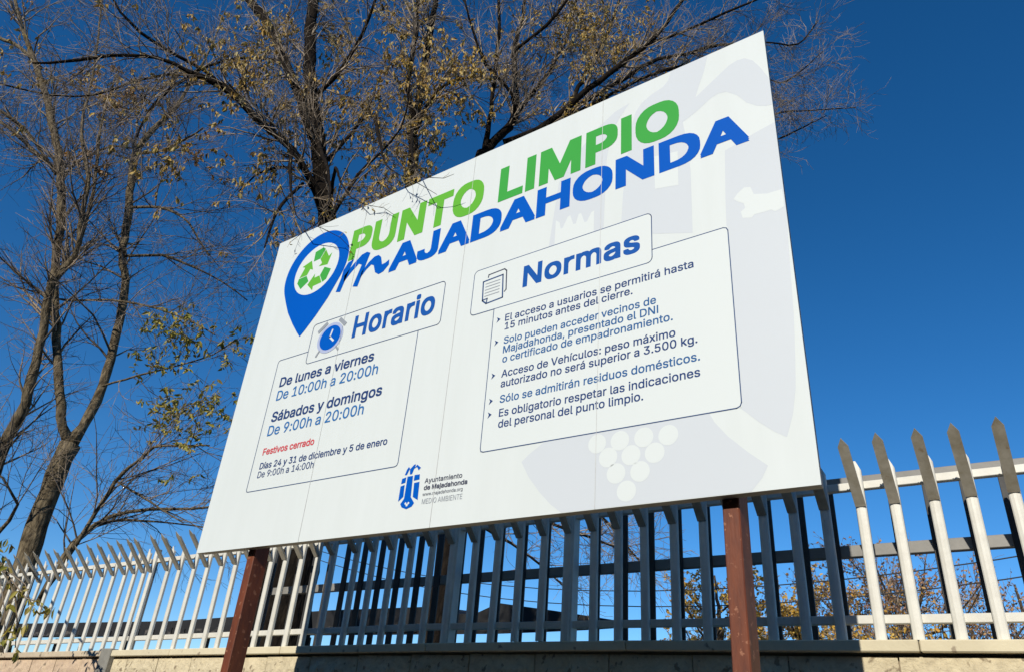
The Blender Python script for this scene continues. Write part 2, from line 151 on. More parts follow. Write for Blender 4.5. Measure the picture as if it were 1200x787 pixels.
GLYPHS = {
 ',': (188, [[38,-119,68,71,137,71,84,-119]]),
 '.': (188, [[95,-4,78,-1,63,9,53,24,50,41,53,59,63,73,78,83,95,87,113,83,128,73,138,59,141,41,138,24,128,9,113,-1]]),
 '0': (453, [[227,-7,174,1,130,24,95,62,69,113,53,178,48,254,53,330,69,395,95,447,130,484,174,508,227,516,279,508,323,484,358,447,384,395,400,330,405,254,400,178,384,113,359,62,323,24,279,1],[227,50,261,56,290,74,313,103,330,144,340,194,344,254,340,314,330,365,313,405,290,435,261,453,227,460,192,453,163,435,140,405,123,365,113,314,109,254,113,194,123,144,140,103,163,74,192,56]]),
 '1': (453, [[76,0,76,55,391,55,391,0],[276,509,276,0,212,0,212,448,209,448,86,358,86,427,198,509]]),
 '2': (453, [[64,0,64,47,234,229,261,257,282,282,299,305,311,327,318,348,320,371,317,397,308,419,293,436,273,449,250,457,224,460,196,457,172,447,153,433,139,413,130,390,127,362,66,362,71,405,86,442,111,473,143,496,182,511,225,516,268,511,306,497,337,474,361,445,376,411,381,372,378,345,371,318,357,290,336,259,306,223,267,180,153,60,153,57,389,57,389,0]]),
 '3': (453, [[218,-7,173,-3,133,10,98,30,70,57,52,91,44,132,109,132,115,107,126,87,144,71,165,59,191,52,219,50,248,53,275,61,297,74,315,93,325,116,329,145,326,172,316,196,299,217,275,234,242,244,201,248,157,248,157,299,288,448,288,452,70,452,70,509,372,509,372,461,211,278,211,289,264,288,308,276,344,253,371,222,387,186,393,145,387,103,370,66,344,36,309,12,266,-2]]),
 '4': (453, [[40,105,40,158,247,509,311,509,109,166,109,163,413,163,413,105],[282,0,282,121,282,146,282,318,343,318,343,0]]),
 '5': (453, [[221,-7,178,-2,140,11,108,32,83,60,66,93,60,130,122,130,127,108,138,89,154,73,173,60,196,52,221,50,250,53,276,64,298,82,314,104,324,131,328,162,324,193,314,221,297,244,275,262,248,273,218,277,192,275,167,268,145,258,128,246,67,253,96,509,366,509,366,452,151,452,134,301,136,301,155,315,178,325,203,331,229,334,263,330,294,321,321,306,345,285,364,260,379,231,388,199,391,163,385,117,369,76,343,41,309,15,268,-1]]),
 '6': (453, [[226,-7,182,-1,142,15,109,40,84,74,69,115,64,162,68,199,80,239,102,285,137,340,252,509,322,509,151,261,145,261,154,275,165,288,179,299,196,307,214,312,235,314,278,309,316,295,346,271,370,240,384,201,389,157,384,112,368,73,343,39,310,14,271,-2],[226,48,254,52,279,63,299,79,314,101,324,128,327,157,324,187,314,213,299,235,279,251,254,262,226,265,198,262,174,252,153,235,138,214,128,188,125,158,128,128,138,102,153,79,174,63,198,52]]),
 '7': (453, [[97,0,323,448,323,452,62,452,62,509,391,509,391,449,165,0]]),
 '8': (453, [[226,-7,178,-2,136,11,101,33,74,62,57,96,52,135,55,166,65,195,81,220,101,241,125,256,153,265,153,267,119,282,93,308,76,342,70,380,75,417,90,450,114,477,146,498,184,511,226,516,269,511,306,498,337,477,361,450,377,417,382,380,376,342,359,308,333,282,300,267,300,265,327,256,351,241,372,220,387,195,397,166,401,135,395,96,378,62,352,33,317,11,275,-2],[226,49,258,52,285,60,307,74,323,91,333,113,337,139,333,165,322,189,305,208,283,223,256,232,226,235,196,232,169,223,147,208,130,189,119,165,115,139,119,113,129,91,145,74,167,60,195,52],[226,290,252,292,274,300,293,313,307,330,316,351,319,376,316,399,308,420,294,437,275,449,252,457,226,460,200,457,177,449,159,437,145,420,136,399,133,376,136,351,145,330,159,313,178,300,201,292]]),
 '9': (453, [[226,516,271,510,310,494,343,468,368,434,384,393,389,347,385,309,373,270,350,224,315,168,200,0,130,0,301,248,307,248,299,234,287,221,273,210,257,202,238,196,218,195,175,199,137,214,106,237,83,269,68,307,64,352,69,397,85,436,110,469,143,494,182,510],[226,460,199,457,174,446,154,429,138,407,129,381,125,352,129,322,138,295,154,274,174,257,199,247,226,243,254,247,279,257,299,273,314,295,324,321,327,350,324,381,314,407,299,429,279,446,254,457]]),
 ':': (188, [[95,-4,78,-1,63,9,53,24,50,41,53,59,63,73,78,83,95,87,113,83,128,73,138,59,141,41,138,24,128,9,113,-1],[95,271,78,274,63,284,53,299,50,316,53,334,63,349,78,359,95,362,113,359,128,349,138,334,141,316,138,299,128,284,113,274]]),
 'A': (480, [[16,0,201,509,276,509,463,0,395,0,287,302,276,334,264,372,250,420,232,478,245,478,228,419,213,371,201,333,191,302,85,0],[110,142,110,199,370,199,370,142]]),
 'B': (456, [[60,0,60,509,241,509,289,504,329,491,359,469,381,442,394,410,398,374,395,344,387,320,373,301,356,286,336,275,315,267,315,262,339,257,363,245,385,227,402,203,414,173,418,136,413,100,400,67,377,39,344,18,301,4,247,0],[125,57,245,57,296,63,330,80,349,105,355,137,352,161,342,184,327,203,306,218,279,228,248,231,125,231],[125,285,238,285,265,288,288,296,308,309,323,326,333,348,336,372,330,403,313,429,283,446,240,452,125,452]]),
 'D': (502, [[219,0,96,0,96,57,215,57,272,63,318,81,354,110,379,149,394,198,399,255,394,312,379,361,354,399,320,428,275,446,221,452,93,452,93,509,225,509,294,501,353,478,399,441,433,391,455,329,462,255,455,181,433,119,398,68,351,31,291,8],[125,509,125,0,60,0,60,509]]),
 'E': (419, [[60,0,60,509,372,509,372,452,125,452,125,286,355,286,355,229,125,229,125,57,375,57,375,0]]),
 'F': (410, [[60,0,60,509,369,509,369,452,125,452,125,278,346,278,346,221,125,221,125,0]]),
 'H': (517, [[60,0,60,509,125,509,125,289,392,289,392,509,457,509,457,0,392,0,392,232,125,232,125,0]]),
 'I': (300, [[31,0,31,57,118,57,118,452,31,452,31,509,269,509,269,452,183,452,183,57,269,57,269,0]]),
 'J': (396, [[185,-7,124,3,75,33,44,81,33,145,33,173,98,173,98,145,104,104,122,74,149,56,185,50,220,56,248,74,266,104,272,145,272,509,336,509,336,145,326,81,294,33,246,3]]),
 'L': (393, [[60,0,60,509,125,509,125,57,361,57,361,0]]),
 'M': (628, [[60,0,60,509,152,509,277,187,282,174,287,159,293,141,299,123,305,103,311,84,317,65,322,49,307,49,312,65,318,83,324,102,330,121,336,140,342,158,348,174,352,187,476,509,568,509,568,0,504,0,504,291,504,308,504,327,505,347,505,369,506,391,506,413,507,435,507,457,513,457,505,433,498,409,490,386,482,363,474,341,467,322,461,305,456,291,342,0,286,0,170,291,165,304,159,321,152,340,145,361,137,384,129,408,121,432,112,457,119,457,119,437,120,416,120,394,121,372,121,350,122,328,122,309,122,291,122,0]]),
 'N': (523, [[60,0,60,509,136,509,343,183,352,169,363,151,375,130,388,107,401,82,414,55,405,54,402,81,401,108,400,134,399,157,399,178,399,195,399,509,463,509,463,0,387,0,202,290,190,310,177,331,164,354,148,381,130,413,108,452,119,454,121,417,122,384,123,354,124,328,125,307,125,291,125,0]]),
 'O': (533, [[267,-7,205,1,150,25,105,63,70,115,48,179,40,254,48,329,70,393,105,445,150,484,205,508,267,516,329,508,384,484,429,445,464,393,486,329,493,254,486,179,464,115,429,63,384,25,329,1],[267,53,310,59,349,76,383,105,408,144,425,194,430,254,425,314,408,365,383,404,349,433,310,450,267,456,223,450,184,433,151,404,125,364,109,314,103,254,109,194,125,144,151,105,184,76,223,59]]),
 'P': (445, [[60,0,60,509,235,509,289,503,332,487,366,462,390,430,404,391,409,348,404,304,390,265,366,233,332,207,289,191,235,186,109,186,109,242,233,242,269,246,297,256,318,272,333,294,342,319,344,348,342,376,333,402,318,423,297,439,268,449,232,452,125,452,125,0]]),
 'S': (447, [[224,-9,172,-4,128,9,91,31,64,60,46,96,38,137,104,137,110,110,123,88,142,71,166,59,194,52,224,49,257,52,286,60,311,74,329,92,341,114,346,139,342,161,332,179,316,193,296,205,272,214,245,222,184,239,128,260,86,289,60,326,52,372,58,413,75,448,102,476,138,498,180,511,227,516,275,511,316,498,351,476,377,449,394,415,401,378,337,378,326,412,302,437,267,453,225,459,194,456,167,448,145,435,129,418,118,398,115,376,119,352,131,334,148,319,169,308,191,300,212,293,264,279,287,272,312,264,336,252,359,238,379,220,395,198,405,171,408,139,403,99,386,64,360,34,323,11,278,-4]]),
 'T': (449, [[32,452,32,509,417,509,417,452,257,452,257,0,193,0,193,452]]),
 'U': (517, [[259,-8,203,-2,154,15,114,43,85,80,66,124,60,173,60,509,124,509,124,178,128,144,141,113,160,87,187,68,220,56,259,52,298,56,331,68,357,87,377,113,389,144,393,178,393,509,457,509,457,173,451,124,433,80,403,43,363,15,315,-2]]),
 'V': (480, [[204,0,16,509,84,509,192,206,203,176,215,137,230,89,248,31,235,31,252,90,267,138,279,176,290,206,395,509,463,509,278,0]]),
 'a': (389, [[160,-9,126,-5,94,5,68,22,48,45,35,73,30,108,34,138,43,161,58,179,78,193,100,203,125,211,152,216,178,220,209,224,234,227,252,230,265,235,273,243,276,255,276,257,273,279,267,297,256,311,240,322,220,329,196,331,171,329,149,322,132,313,118,301,107,288,100,274,41,291,57,322,79,346,104,364,133,375,163,382,194,384,215,383,239,379,263,372,286,360,306,343,322,320,333,290,337,251,337,0,277,0,277,52,272,52,264,38,252,25,236,12,215,1,190,-6],[170,45,202,49,228,59,248,74,263,93,272,115,276,138,276,190,270,186,259,182,246,179,231,176,216,173,200,171,186,169,175,168,154,164,134,159,117,150,103,139,95,124,92,105,94,87,102,72,114,61,130,52,149,47]]),
 'b': (424, [[229,-8,198,-5,172,4,153,17,138,31,127,46,118,59,112,59,112,0,53,0,53,509,114,509,114,319,118,319,127,331,137,346,152,360,171,373,197,381,229,384,274,378,313,361,345,332,370,293,385,245,390,189,385,133,370,84,346,45,313,16,274,-2],[220,47,253,51,279,66,301,88,316,117,325,151,328,189,325,227,316,261,301,290,280,311,253,325,220,330,188,325,161,312,140,291,125,263,116,229,113,189,116,150,125,115,140,86,162,65,188,51]]),
 'c': (396, [[207,-8,159,-2,117,16,82,46,56,85,40,133,34,187,40,243,56,291,82,330,117,360,159,378,207,384,234,383,260,377,284,368,305,356,324,341,340,322,353,301,362,277,303,262,298,276,290,289,281,301,270,311,257,319,242,325,226,329,207,330,173,325,145,310,124,287,108,258,99,224,96,187,99,151,108,117,124,89,145,66,173,51,207,46,226,48,243,52,258,58,271,66,282,76,292,89,299,102,304,117,363,102,354,78,341,56,325,37,306,21,285,9,261,-1,235,-6]]),
 'd': (424, [[195,-8,151,-2,111,16,79,45,55,84,39,133,34,189,39,245,55,293,79,332,112,361,151,378,196,384,228,381,253,373,272,360,287,346,298,331,306,319,311,319,311,509,372,509,372,0,313,0,313,59,307,59,298,46,287,31,272,17,252,4,227,-5],[205,47,236,51,263,65,284,86,299,115,309,150,312,189,309,229,300,263,284,291,263,312,237,325,205,330,172,325,145,311,124,290,108,261,99,227,96,189,99,151,109,117,124,88,145,66,172,51]]),
 'e': (404, [[212,-8,161,-2,117,16,82,46,56,85,40,132,34,187,39,242,55,290,81,329,115,359,157,378,205,384,236,382,266,374,294,361,319,341,341,315,357,282,368,242,371,194,371,169,75,169,75,221,338,221,310,202,307,237,298,269,283,294,263,314,237,326,205,330,173,326,146,313,125,294,109,270,99,241,96,211,96,178,100,139,110,106,128,80,151,61,179,50,212,46,234,48,254,53,271,61,285,73,297,88,306,105,365,91,353,63,335,39,311,19,283,4,249,-5]]),
 'f': (254, [[228,379,228,327,6,327,6,379],[81,0,81,432,84,461,96,486,113,505,135,519,161,527,187,530,207,529,222,527,234,524,243,521,227,468,222,470,215,472,206,473,195,474,171,470,154,460,145,443,142,419,142,0]]),
 'g': (425, [[207,-151,168,-148,134,-140,105,-127,82,-110,64,-91,51,-69,101,-41,110,-53,122,-66,136,-78,154,-88,178,-95,207,-97,249,-92,282,-75,304,-47,311,-6,311,68,306,68,298,56,287,41,272,28,252,16,227,8,195,5,152,10,113,27,80,53,55,90,39,136,34,191,39,246,55,293,80,332,112,361,152,378,196,384,228,382,253,373,273,360,288,346,299,331,308,319,313,319,313,379,372,379,372,-9,367,-54,350,-90,324,-117,291,-136,251,-147],[205,59,237,63,264,75,285,95,300,121,309,154,312,193,309,231,300,264,285,291,264,312,237,325,205,330,172,325,145,312,124,290,109,262,99,229,96,193,99,155,109,123,124,96,145,76,172,63]]),
 'h': (410, [[114,227,114,0,53,0,53,509,114,509,114,287,102,287,124,332,152,362,187,379,227,384,264,380,295,369,321,349,341,321,353,285,357,240,357,0,296,0,296,235,290,275,273,304,246,323,210,329,184,326,161,317,141,303,126,283,117,257]]),
 'i': (167, [[53,0,53,379,114,379,114,0],[84,443,67,446,54,455,44,468,41,483,44,499,54,512,67,521,84,524,100,521,114,512,123,499,126,483,123,468,114,455,100,446]]),
 'j': (167, [[53,379,114,379,114,-30,111,-63,102,-90,86,-113,65,-129,37,-139,4,-143,-10,-143,-10,-87,2,-87,25,-83,40,-72,50,-54,53,-29],[83,443,67,446,53,455,44,468,41,483,44,499,53,512,67,521,83,524,100,521,114,512,123,499,126,483,123,468,114,455,100,446]]),
 'k': (381, [[110,137,110,212,121,212,284,379,360,379,184,199,177,199],[53,0,53,509,114,509,114,0],[294,0,148,186,191,229,372,0]]),
 'l': (189, [[139,-2,101,3,74,20,58,47,53,84,53,509,114,509,114,99,115,77,120,62,130,54,146,52,154,52,160,53,165,53,170,54,181,3,172,1,162,-1,151,-2]]),
 'm': (610, [[53,0,53,379,112,379,112,295,108,295,118,323,132,346,151,363,172,376,195,384,219,386,257,380,287,361,309,331,321,295,312,295,322,321,337,343,357,361,381,375,407,383,437,386,468,383,497,372,522,354,541,328,553,296,557,255,557,0,496,0,496,254,490,289,473,313,447,326,419,330,395,328,374,320,358,307,345,290,338,270,335,247,335,0,274,0,274,260,269,288,253,311,229,326,199,330,178,328,158,320,140,307,126,289,117,266,114,238,114,0]]),
 'n': (410, [[114,227,114,0,53,0,53,379,112,379,112,287,102,287,124,332,152,362,187,379,227,384,264,380,295,369,321,349,341,321,353,285,357,240,357,0,296,0,296,235,290,275,273,304,246,323,210,329,184,326,161,317,141,303,126,283,117,257]]),
 'o': (415, [[207,-8,159,-2,117,16,82,46,56,85,40,133,34,187,40,243,56,291,82,330,117,360,159,378,207,384,256,378,299,360,333,330,359,291,376,243,381,187,376,133,359,85,333,46,299,16,256,-2],[207,46,242,51,270,66,292,89,307,117,316,151,319,187,316,224,307,258,292,287,270,310,242,325,207,330,173,325,145,310,124,287,108,258,99,224,96,187,99,151,108,117,124,89,145,66,173,51]]),
 'p': (424, [[53,-143,53,379,112,379,112,319,118,319,126,331,137,346,152,360,171,373,197,381,229,384,274,378,313,361,345,332,370,293,385,245,390,189,385,133,370,84,346,45,313,16,274,-2,229,-8,198,-5,173,4,153,17,138,31,127,46,118,59,114,59,114,-143],[220,47,253,51,279,66,301,88,316,117,325,151,328,189,325,227,316,261,301,290,280,311,253,325,220,330,188,325,161,312,140,291,125,263,116,229,113,189,116,150,125,115,140,86,162,65,188,51]]),
 'r': (259, [[53,0,53,379,112,379,112,321,115,321,130,347,152,367,181,380,213,385,221,385,229,384,237,384,243,384,243,322,239,323,230,324,219,325,207,326,182,323,159,315,140,301,126,284,117,262,114,237,114,0]]),
 's': (365, [[182,-8,145,-5,112,3,84,18,62,38,45,63,36,94,94,107,105,79,124,60,150,49,181,45,217,50,244,62,262,81,268,103,265,121,254,136,237,147,212,155,149,170,104,186,72,208,53,237,47,274,51,305,65,332,87,354,115,370,149,381,187,384,223,381,254,372,279,358,299,339,314,316,324,290,268,277,258,298,243,316,219,328,187,333,156,329,131,317,114,299,109,277,112,258,124,243,144,232,172,223,229,209,275,194,306,171,325,142,331,107,326,75,312,47,290,24,260,6,223,-5]]),
 't': (227, [[204,379,204,327,6,327,6,379],[65,471,126,471,126,98,128,76,136,61,150,53,170,50,177,50,185,51,194,52,202,54,213,2,203,-1,192,-3,180,-4,168,-4,125,2,92,21,72,52,65,93]]),
 'u': (410, [[182,-5,146,-1,115,11,89,31,69,59,57,95,53,139,53,379,114,379,114,144,119,105,137,75,164,56,200,50,226,53,249,62,268,77,283,97,293,122,296,153,296,379,357,379,357,0,298,0,298,92,307,92,286,47,257,17,222,0]]),
 'v': (389, [[163,0,17,379,84,379,165,155,177,121,187,87,196,53,206,21,184,21,194,53,203,87,213,121,224,155,305,379,371,379,226,0]]),
 'w': (567, [[138,0,23,379,87,379,133,214,143,177,154,137,165,91,175,41,165,41,175,90,186,135,196,176,206,214,252,379,316,379,362,214,371,176,382,136,392,91,402,41,391,41,402,90,413,135,423,176,434,214,480,379,545,379,429,0,368,0,319,172,312,198,305,225,297,252,291,280,284,309,277,338,291,338,284,309,277,280,270,252,263,225,255,198,248,172,199,0]]),
 'x': (379, [[21,0,171,218,171,171,29,379,100,379,147,306,164,279,179,253,193,229,207,206,175,206,190,229,202,253,216,279,233,306,282,379,352,379,209,169,209,214,358,0,287,0,231,85,214,112,200,136,187,159,173,182,205,182,191,159,178,136,165,112,148,85,91,0]]),
 'y': (389, [[47,-139,61,-86,71,-87,88,-90,104,-89,118,-84,130,-74,141,-58,151,-36,163,-1,17,379,84,379,165,155,177,121,187,87,196,53,206,21,184,21,193,53,202,87,212,121,224,155,305,379,371,379,204,-58,191,-85,177,-107,159,-124,139,-136,117,-143,91,-145,77,-145,65,-143,54,-141]]),
 'z': (380, [[42,0,42,46,254,320,254,323,48,323,48,379,333,379,333,331,126,60,126,56,339,56,339,0]]),
 'á': (389, [[160,-9,126,-5,94,5,68,22,48,45,35,73,30,108,34,138,43,161,58,179,78,193,100,203,125,211,152,216,178,220,209,224,234,227,252,230,265,235,273,243,276,255,276,257,273,279,267,297,256,311,240,322,220,329,196,331,171,329,149,322,132,313,118,301,107,288,100,274,41,291,57,322,79,346,104,364,133,375,163,382,194,384,215,383,239,379,263,372,286,360,306,343,322,320,333,290,337,251,337,0,277,0,277,52,272,52,264,38,252,25,236,12,215,1,190,-6],[170,45,202,49,228,59,248,74,263,93,272,115,276,138,276,190,270,186,259,182,246,179,231,176,216,173,200,171,186,169,175,168,154,164,134,159,117,150,103,139,95,124,92,105,94,87,102,72,114,61,130,52,149,47],[162,429,210,529,278,529,212,429]]),
 'é': (404, [[212,-8,161,-2,117,16,82,46,56,85,40,132,34,187,39,242,55,290,81,329,115,359,157,378,205,384,236,382,266,374,294,361,319,341,341,315,357,282,368,242,371,194,371,169,75,169,75,221,338,221,310,202,307,237,298,269,283,294,263,314,237,326,205,330,173,326,146,313,125,294,109,270,99,241,96,211,96,178,100,139,110,106,128,80,151,61,179,50,212,46,234,48,254,53,271,61,285,73,297,88,306,105,365,91,353,63,335,39,311,19,283,4,249,-5],[177,429,225,529,293,529,227,429]]),
 'í': (167, [[53,0,53,379,114,379,114,0],[57,429,104,529,173,529,107,429]]),
 'ó': (415, [[207,-8,159,-2,117,16,82,46,56,85,40,133,34,187,40,243,56,291,82,330,117,360,159,378,207,384,256,378,299,360,333,330,359,291,376,243,381,187,376,133,359,85,333,46,299,16,256,-2],[207,46,242,51,270,66,292,89,307,117,316,151,319,187,316,224,307,258,292,287,270,310,242,325,207,330,173,325,145,310,124,287,108,258,99,224,96,187,99,151,108,117,124,89,145,66,173,51],[181,429,228,529,297,529,231,429]]),
}

# ------------------------------------------------------------------ helpers
def tag(o, label=None, cat=None, group=None, kind=None):
    if label: o['label'] = label
    if cat: o['category'] = cat
    if group: o['group'] = group
    if kind: o['kind'] = kind
    return o

def empty(name, loc=(0, 0, 0)):
    o = bpy.data.objects.new(name, None)
    o.empty_display_size = 0.1
    o.location = loc
    COL.objects.link(o)
    return o

def link(name, me, parent=None, loc=None, rot=None):
    o = bpy.data.objects.new(name, me)
    COL.objects.link(o)
    if parent is not None:
        o.parent = parent
        if parent.type == 'EMPTY' or True:
            o.matrix_parent_inverse = Matrix.Identity(4)
    if loc is not None: o.location = loc
    if rot is not None: o.rotation_euler = rot
    return o

class MB:
    def __init__(self): self.v = []; self.f = []
    def add(self, vs, fs):
        n = len(self.v)
        self.v += [tuple(p) for p in vs]
        self.f += [tuple(i + n for i in q) for q in fs]
        return self
    def box(self, x0, x1, y0, y1, z0, z1):
        vs = [(x0, y0, z0), (x1, y0, z0), (x1, y1, z0), (x0, y1, z0), (x0, y0, z1), (x1, y0, z1), (x1, y1, z1), (x0, y1, z1)]
        fs = [(0, 3, 2, 1), (4, 5, 6, 7), (0, 1, 5, 4), (1, 2, 6, 5), (2, 3, 7, 6), (3, 0, 4, 7)]
        return self.add(vs, fs)
    def prism(self, poly, axis, a0, a1):
        """extrude a closed 2D outline along an axis ('x','y','z')"""
        def P(p, a):
            return {'x': (a, p[0], p[1]), 'y': (p[0], a, p[1]), 'z': (p[0], p[1], a)}[axis]
        n = len(poly)
        vs = [P(p, a0) for p in poly] + [P(p, a1) for p in poly]
        fs = [tuple(range(n - 1, -1, -1)), tuple(range(n, 2 * n))]
        fs += [(i, (i + 1) % n, n + (i + 1) % n, n + i) for i in range(n)]
        return self.add(vs, fs)
    def tube(self, pts, rad, n=6):
        pts = [Vector(p) for p in pts]
        ref = Vector((0.3, 0.2, 1)).normalized()
        vs = []; fs = []
        for i, p in enumerate(pts):
            t = (pts[min(i + 1, len(pts) - 1)] - pts[max(i - 1, 0)]).normalized()
            a = t.cross(ref)
            if a.length < 0.05: a = t.cross(Vector((1, 0, 0)))
            a.normalize(); b = t.cross(a)
            r = rad[i] if hasattr(rad, '__len__') else rad
            for k in range(n):
                g = 2 * math.pi * k / n
                vs.append(p + (a * math.cos(g) + b * math.sin(g)) * r)
        for i in range(len(pts) - 1):
            for k in range(n):
                fs.append((i * n + k, i * n + (k + 1) % n, (i + 1) * n + (k + 1) % n, (i + 1) * n + k))
        fs.append(tuple(range(n - 1, -1, -1))); m = (len(pts) - 1) * n
        fs.append(tuple(range(m, m + n)))
        return self.add(vs, fs)
    def mesh(self, name, mat=None, bevel=0.0, smooth=False):
        me = bpy.data.meshes.new(name)
        me.from_pydata(self.v, [], self.f)
        if mat: me.materials.append(mat)
        import bmesh
        bm = bmesh.new(); bm.from_mesh(me)
        bmesh.ops.recalc_face_normals(bm, faces=bm.faces)
        if bevel > 0:
            bmesh.ops.bevel(bm, geom=list(bm.edges), offset=bevel, segments=1, affect='EDGES', clamp_overlap=True)
        bm.to_mesh(me); bm.free()
        if smooth:
            for p in me.polygons: p.use_smooth = True
        me.update()
        return me
    def build(self, name, mat=None, parent=None, bevel=0.0, smooth=False, loc=None):
        return link(name, self.mesh(name, mat, bevel, smooth), parent, loc)

def loc_of(parent): return Vector(parent.location)

# ------------------------------------------------------------------ materials
def nt(name):
    m = bpy.data.materials.new(name); m.use_nodes = True
    n = m.node_tree; b = n.nodes['Principled BSDF']
    return m, n, b

def surf(name, col, col2=None, scale=8.0, rough=0.6, detail=5.0, bump=0.0, bscale=60.0, metallic=0.0, spec=0.5,
         stretch=None, mix=(0.35, 0.65), dist=0.002, obj_var=0.0, spots=None):
    """base colour mottled between col and col2 by noise, with optional fine relief"""
    m, n, b = nt(name)
    b.inputs['Roughness'].default_value = rough
    b.inputs['Metallic'].default_value = metallic
    b.inputs['Specular IOR Level'].default_value = spec
    tc = n.nodes.new('ShaderNodeTexCoord')
    mp = n.nodes.new('ShaderNodeMapping')
    geo = n.nodes.new('ShaderNodeNewGeometry')
    n.links.new(geo.outputs['Position'], mp.inputs['Vector'])
    if stretch: mp.inputs['Scale'].default_value = stretch
    if col2 is None: col2 = tuple(c * 0.9 for c in col)
    nz = n.nodes.new('ShaderNodeTexNoise'); nz.inputs['Scale'].default_value = scale; nz.inputs['Detail'].default_value = detail
    nz.inputs['Roughness'].default_value = 0.65
    n.links.new(mp.outputs['Vector'], nz.inputs['Vector'])
    rp = n.nodes.new('ShaderNodeValToRGB')
    rp.color_ramp.elements[0].position = mix[0]; rp.color_ramp.elements[1].position = mix[1]
    rp.color_ramp.elements[0].color = (*col, 1); rp.color_ramp.elements[1].color = (*col2, 1)
    n.links.new(nz.outputs['Fac'], rp.inputs['Fac'])
    out = rp.outputs['Color']
    if spots:
        sc, th, scol = spots
        n2 = n.nodes.new('ShaderNodeTexNoise'); n2.inputs['Scale'].default_value = sc; n2.inputs['Detail'].default_value = 6
        n.links.new(geo.outputs['Position'], n2.inputs['Vector'])
        r2 = n.nodes.new('ShaderNodeValToRGB'); r2.color_ramp.elements[0].position = th; r2.color_ramp.elements[1].position = min(1, th + 0.06)
        n.links.new(n2.outputs['Fac'], r2.inputs['Fac'])
        mx = n.nodes.new('ShaderNodeMix'); mx.data_type = 'RGBA'
        n.links.new(r2.outputs['Color'], mx.inputs['Factor'])
        n.links.new(out, mx.inputs['A']); mx.inputs['B'].default_value = (*scol, 1)
        out = mx.outputs['Result']
    if obj_var > 0:
        oi = n.nodes.new('ShaderNodeObjectInfo')
        hs = n.nodes.new('ShaderNodeHueSaturation')
        mr = n.nodes.new('ShaderNodeMapRange'); mr.inputs['To Min'].default_value = 1 - obj_var; mr.inputs['To Max'].default_value = 1 + obj_var
        n.links.new(oi.outputs['Random'], mr.inputs['Value']); n.links.new(mr.outputs['Result'], hs.inputs['Value'])
        n.links.new(out, hs.inputs['Color']); out = hs.outputs['Color']
    n.links.new(out, b.inputs['Base Color'])
    if bump > 0:
        nb = n.nodes.new('ShaderNodeTexNoise'); nb.inputs['Scale'].default_value = bscale; nb.inputs['Detail'].default_value = 6
        n.links.new(mp.outputs['Vector'], nb.inputs['Vector'])
        bp = n.nodes.new('ShaderNodeBump'); bp.inputs['Strength'].default_value = bump; bp.inputs['Distance'].default_value = dist
        n.links.new(nb.outputs['Fac'], bp.inputs['Height']); n.links.new(bp.outputs['Normal'], b.inputs['Normal'])
    return m

def leaf_mat(name, cols, trans=0.25, rough=0.55):
    m, n, b = nt(name)
    geo = n.nodes.new('ShaderNodeNewGeometry')
    rp = n.nodes.new('ShaderNodeValToRGB')
    while len(rp.color_ramp.elements) < len(cols): rp.color_ramp.elements.new(0.5)
    for i, c in enumerate(cols):
        rp.color_ramp.elements[i].position = i / (len(cols) - 1); rp.color_ramp.elements[i].color = (*c, 1)
    n.links.new(geo.outputs['Random Per Island'], rp.inputs['Fac'])
    n.links.new(rp.outputs['Color'], b.inputs['Base Color'])
    b.inputs['Roughness'].default_value = rough
    tr = n.nodes.new('ShaderNodeBsdfTranslucent'); mx = n.nodes.new('ShaderNodeMixShader'); mx.inputs[0].default_value = trans
    n.links.new(rp.outputs['Color'], tr.inputs['Color'])
    n.links.new(b.outputs[0], mx.inputs[1]); n.links.new(tr.outputs[0], mx.inputs[2])
    n.links.new(mx.outputs[0], n.nodes['Material Output'].inputs['Surface'])
    return m

M_SIGN = surf('sign_white', (0.72, 0.765, 0.752), (0.692, 0.736, 0.72), stretch=(1, 1, 0.14), scale=7, rough=0.5, spec=0.3, spots=(9, 0.74, (0.70, 0.72, 0.69)))
M_WATER = surf('print_pale_grey', (0.635, 0.675, 0.705), (0.625, 0.665, 0.697), scale=1.5, rough=0.5, spec=0.3)
M_FILL = surf('print_white', (0.72, 0.765, 0.752), (0.71, 0.757, 0.744), scale=1.3, rough=0.5, spec=0.3)
M_SEAM = surf('seam', (0.50, 0.50, 0.50), (0.66, 0.68, 0.66), scale=20, rough=0.7)
M_GREEN1 = surf('print_light_green', (0.13, 0.45, 0.045), (0.14, 0.47, 0.05), scale=2, rough=0.5, spec=0.08)
M_GREEN2 = surf('print_green', (0.055, 0.37, 0.065), (0.06, 0.39, 0.07), scale=2, rough=0.5, spec=0.08)
M_BLUE = surf('print_blue', (0.0, 0.098, 0.50), (0.0, 0.102, 0.52), scale=2, rough=0.5, spec=0.08)
M_BLUE2 = surf('print_heading_blue', (0.012, 0.095, 0.38), (0.014, 0.10, 0.40), scale=2, rough=0.5, spec=0.08)
M_NAVY = surf('print_navy', (0.028, 0.062, 0.185), (0.03, 0.066, 0.195), scale=2, rough=0.5, spec=0.08)
M_MID = surf('print_mid_blue', (0.034, 0.125, 0.31), (0.037, 0.13, 0.32), scale=2, rough=0.5, spec=0.08)
M_RED = surf('print_red', (0.60, 0.05, 0.07), (0.62, 0.06, 0.08), scale=2, rough=0.5, spec=0.08)
M_LINE = surf('print_line', (0.045, 0.09, 0.21), (0.05, 0.095, 0.22), scale=2, rough=0.5, spec=0.08)
M_GREYP = surf('print_grey', (0.30, 0.33, 0.37), (0.32, 0.35, 0.39), scale=2, rough=0.5, spec=0.08)
M_RIM = surf('print_lilac', (0.42, 0.48, 0.66), (0.44, 0.50, 0.68), scale=2, rough=0.5, spec=0.08)
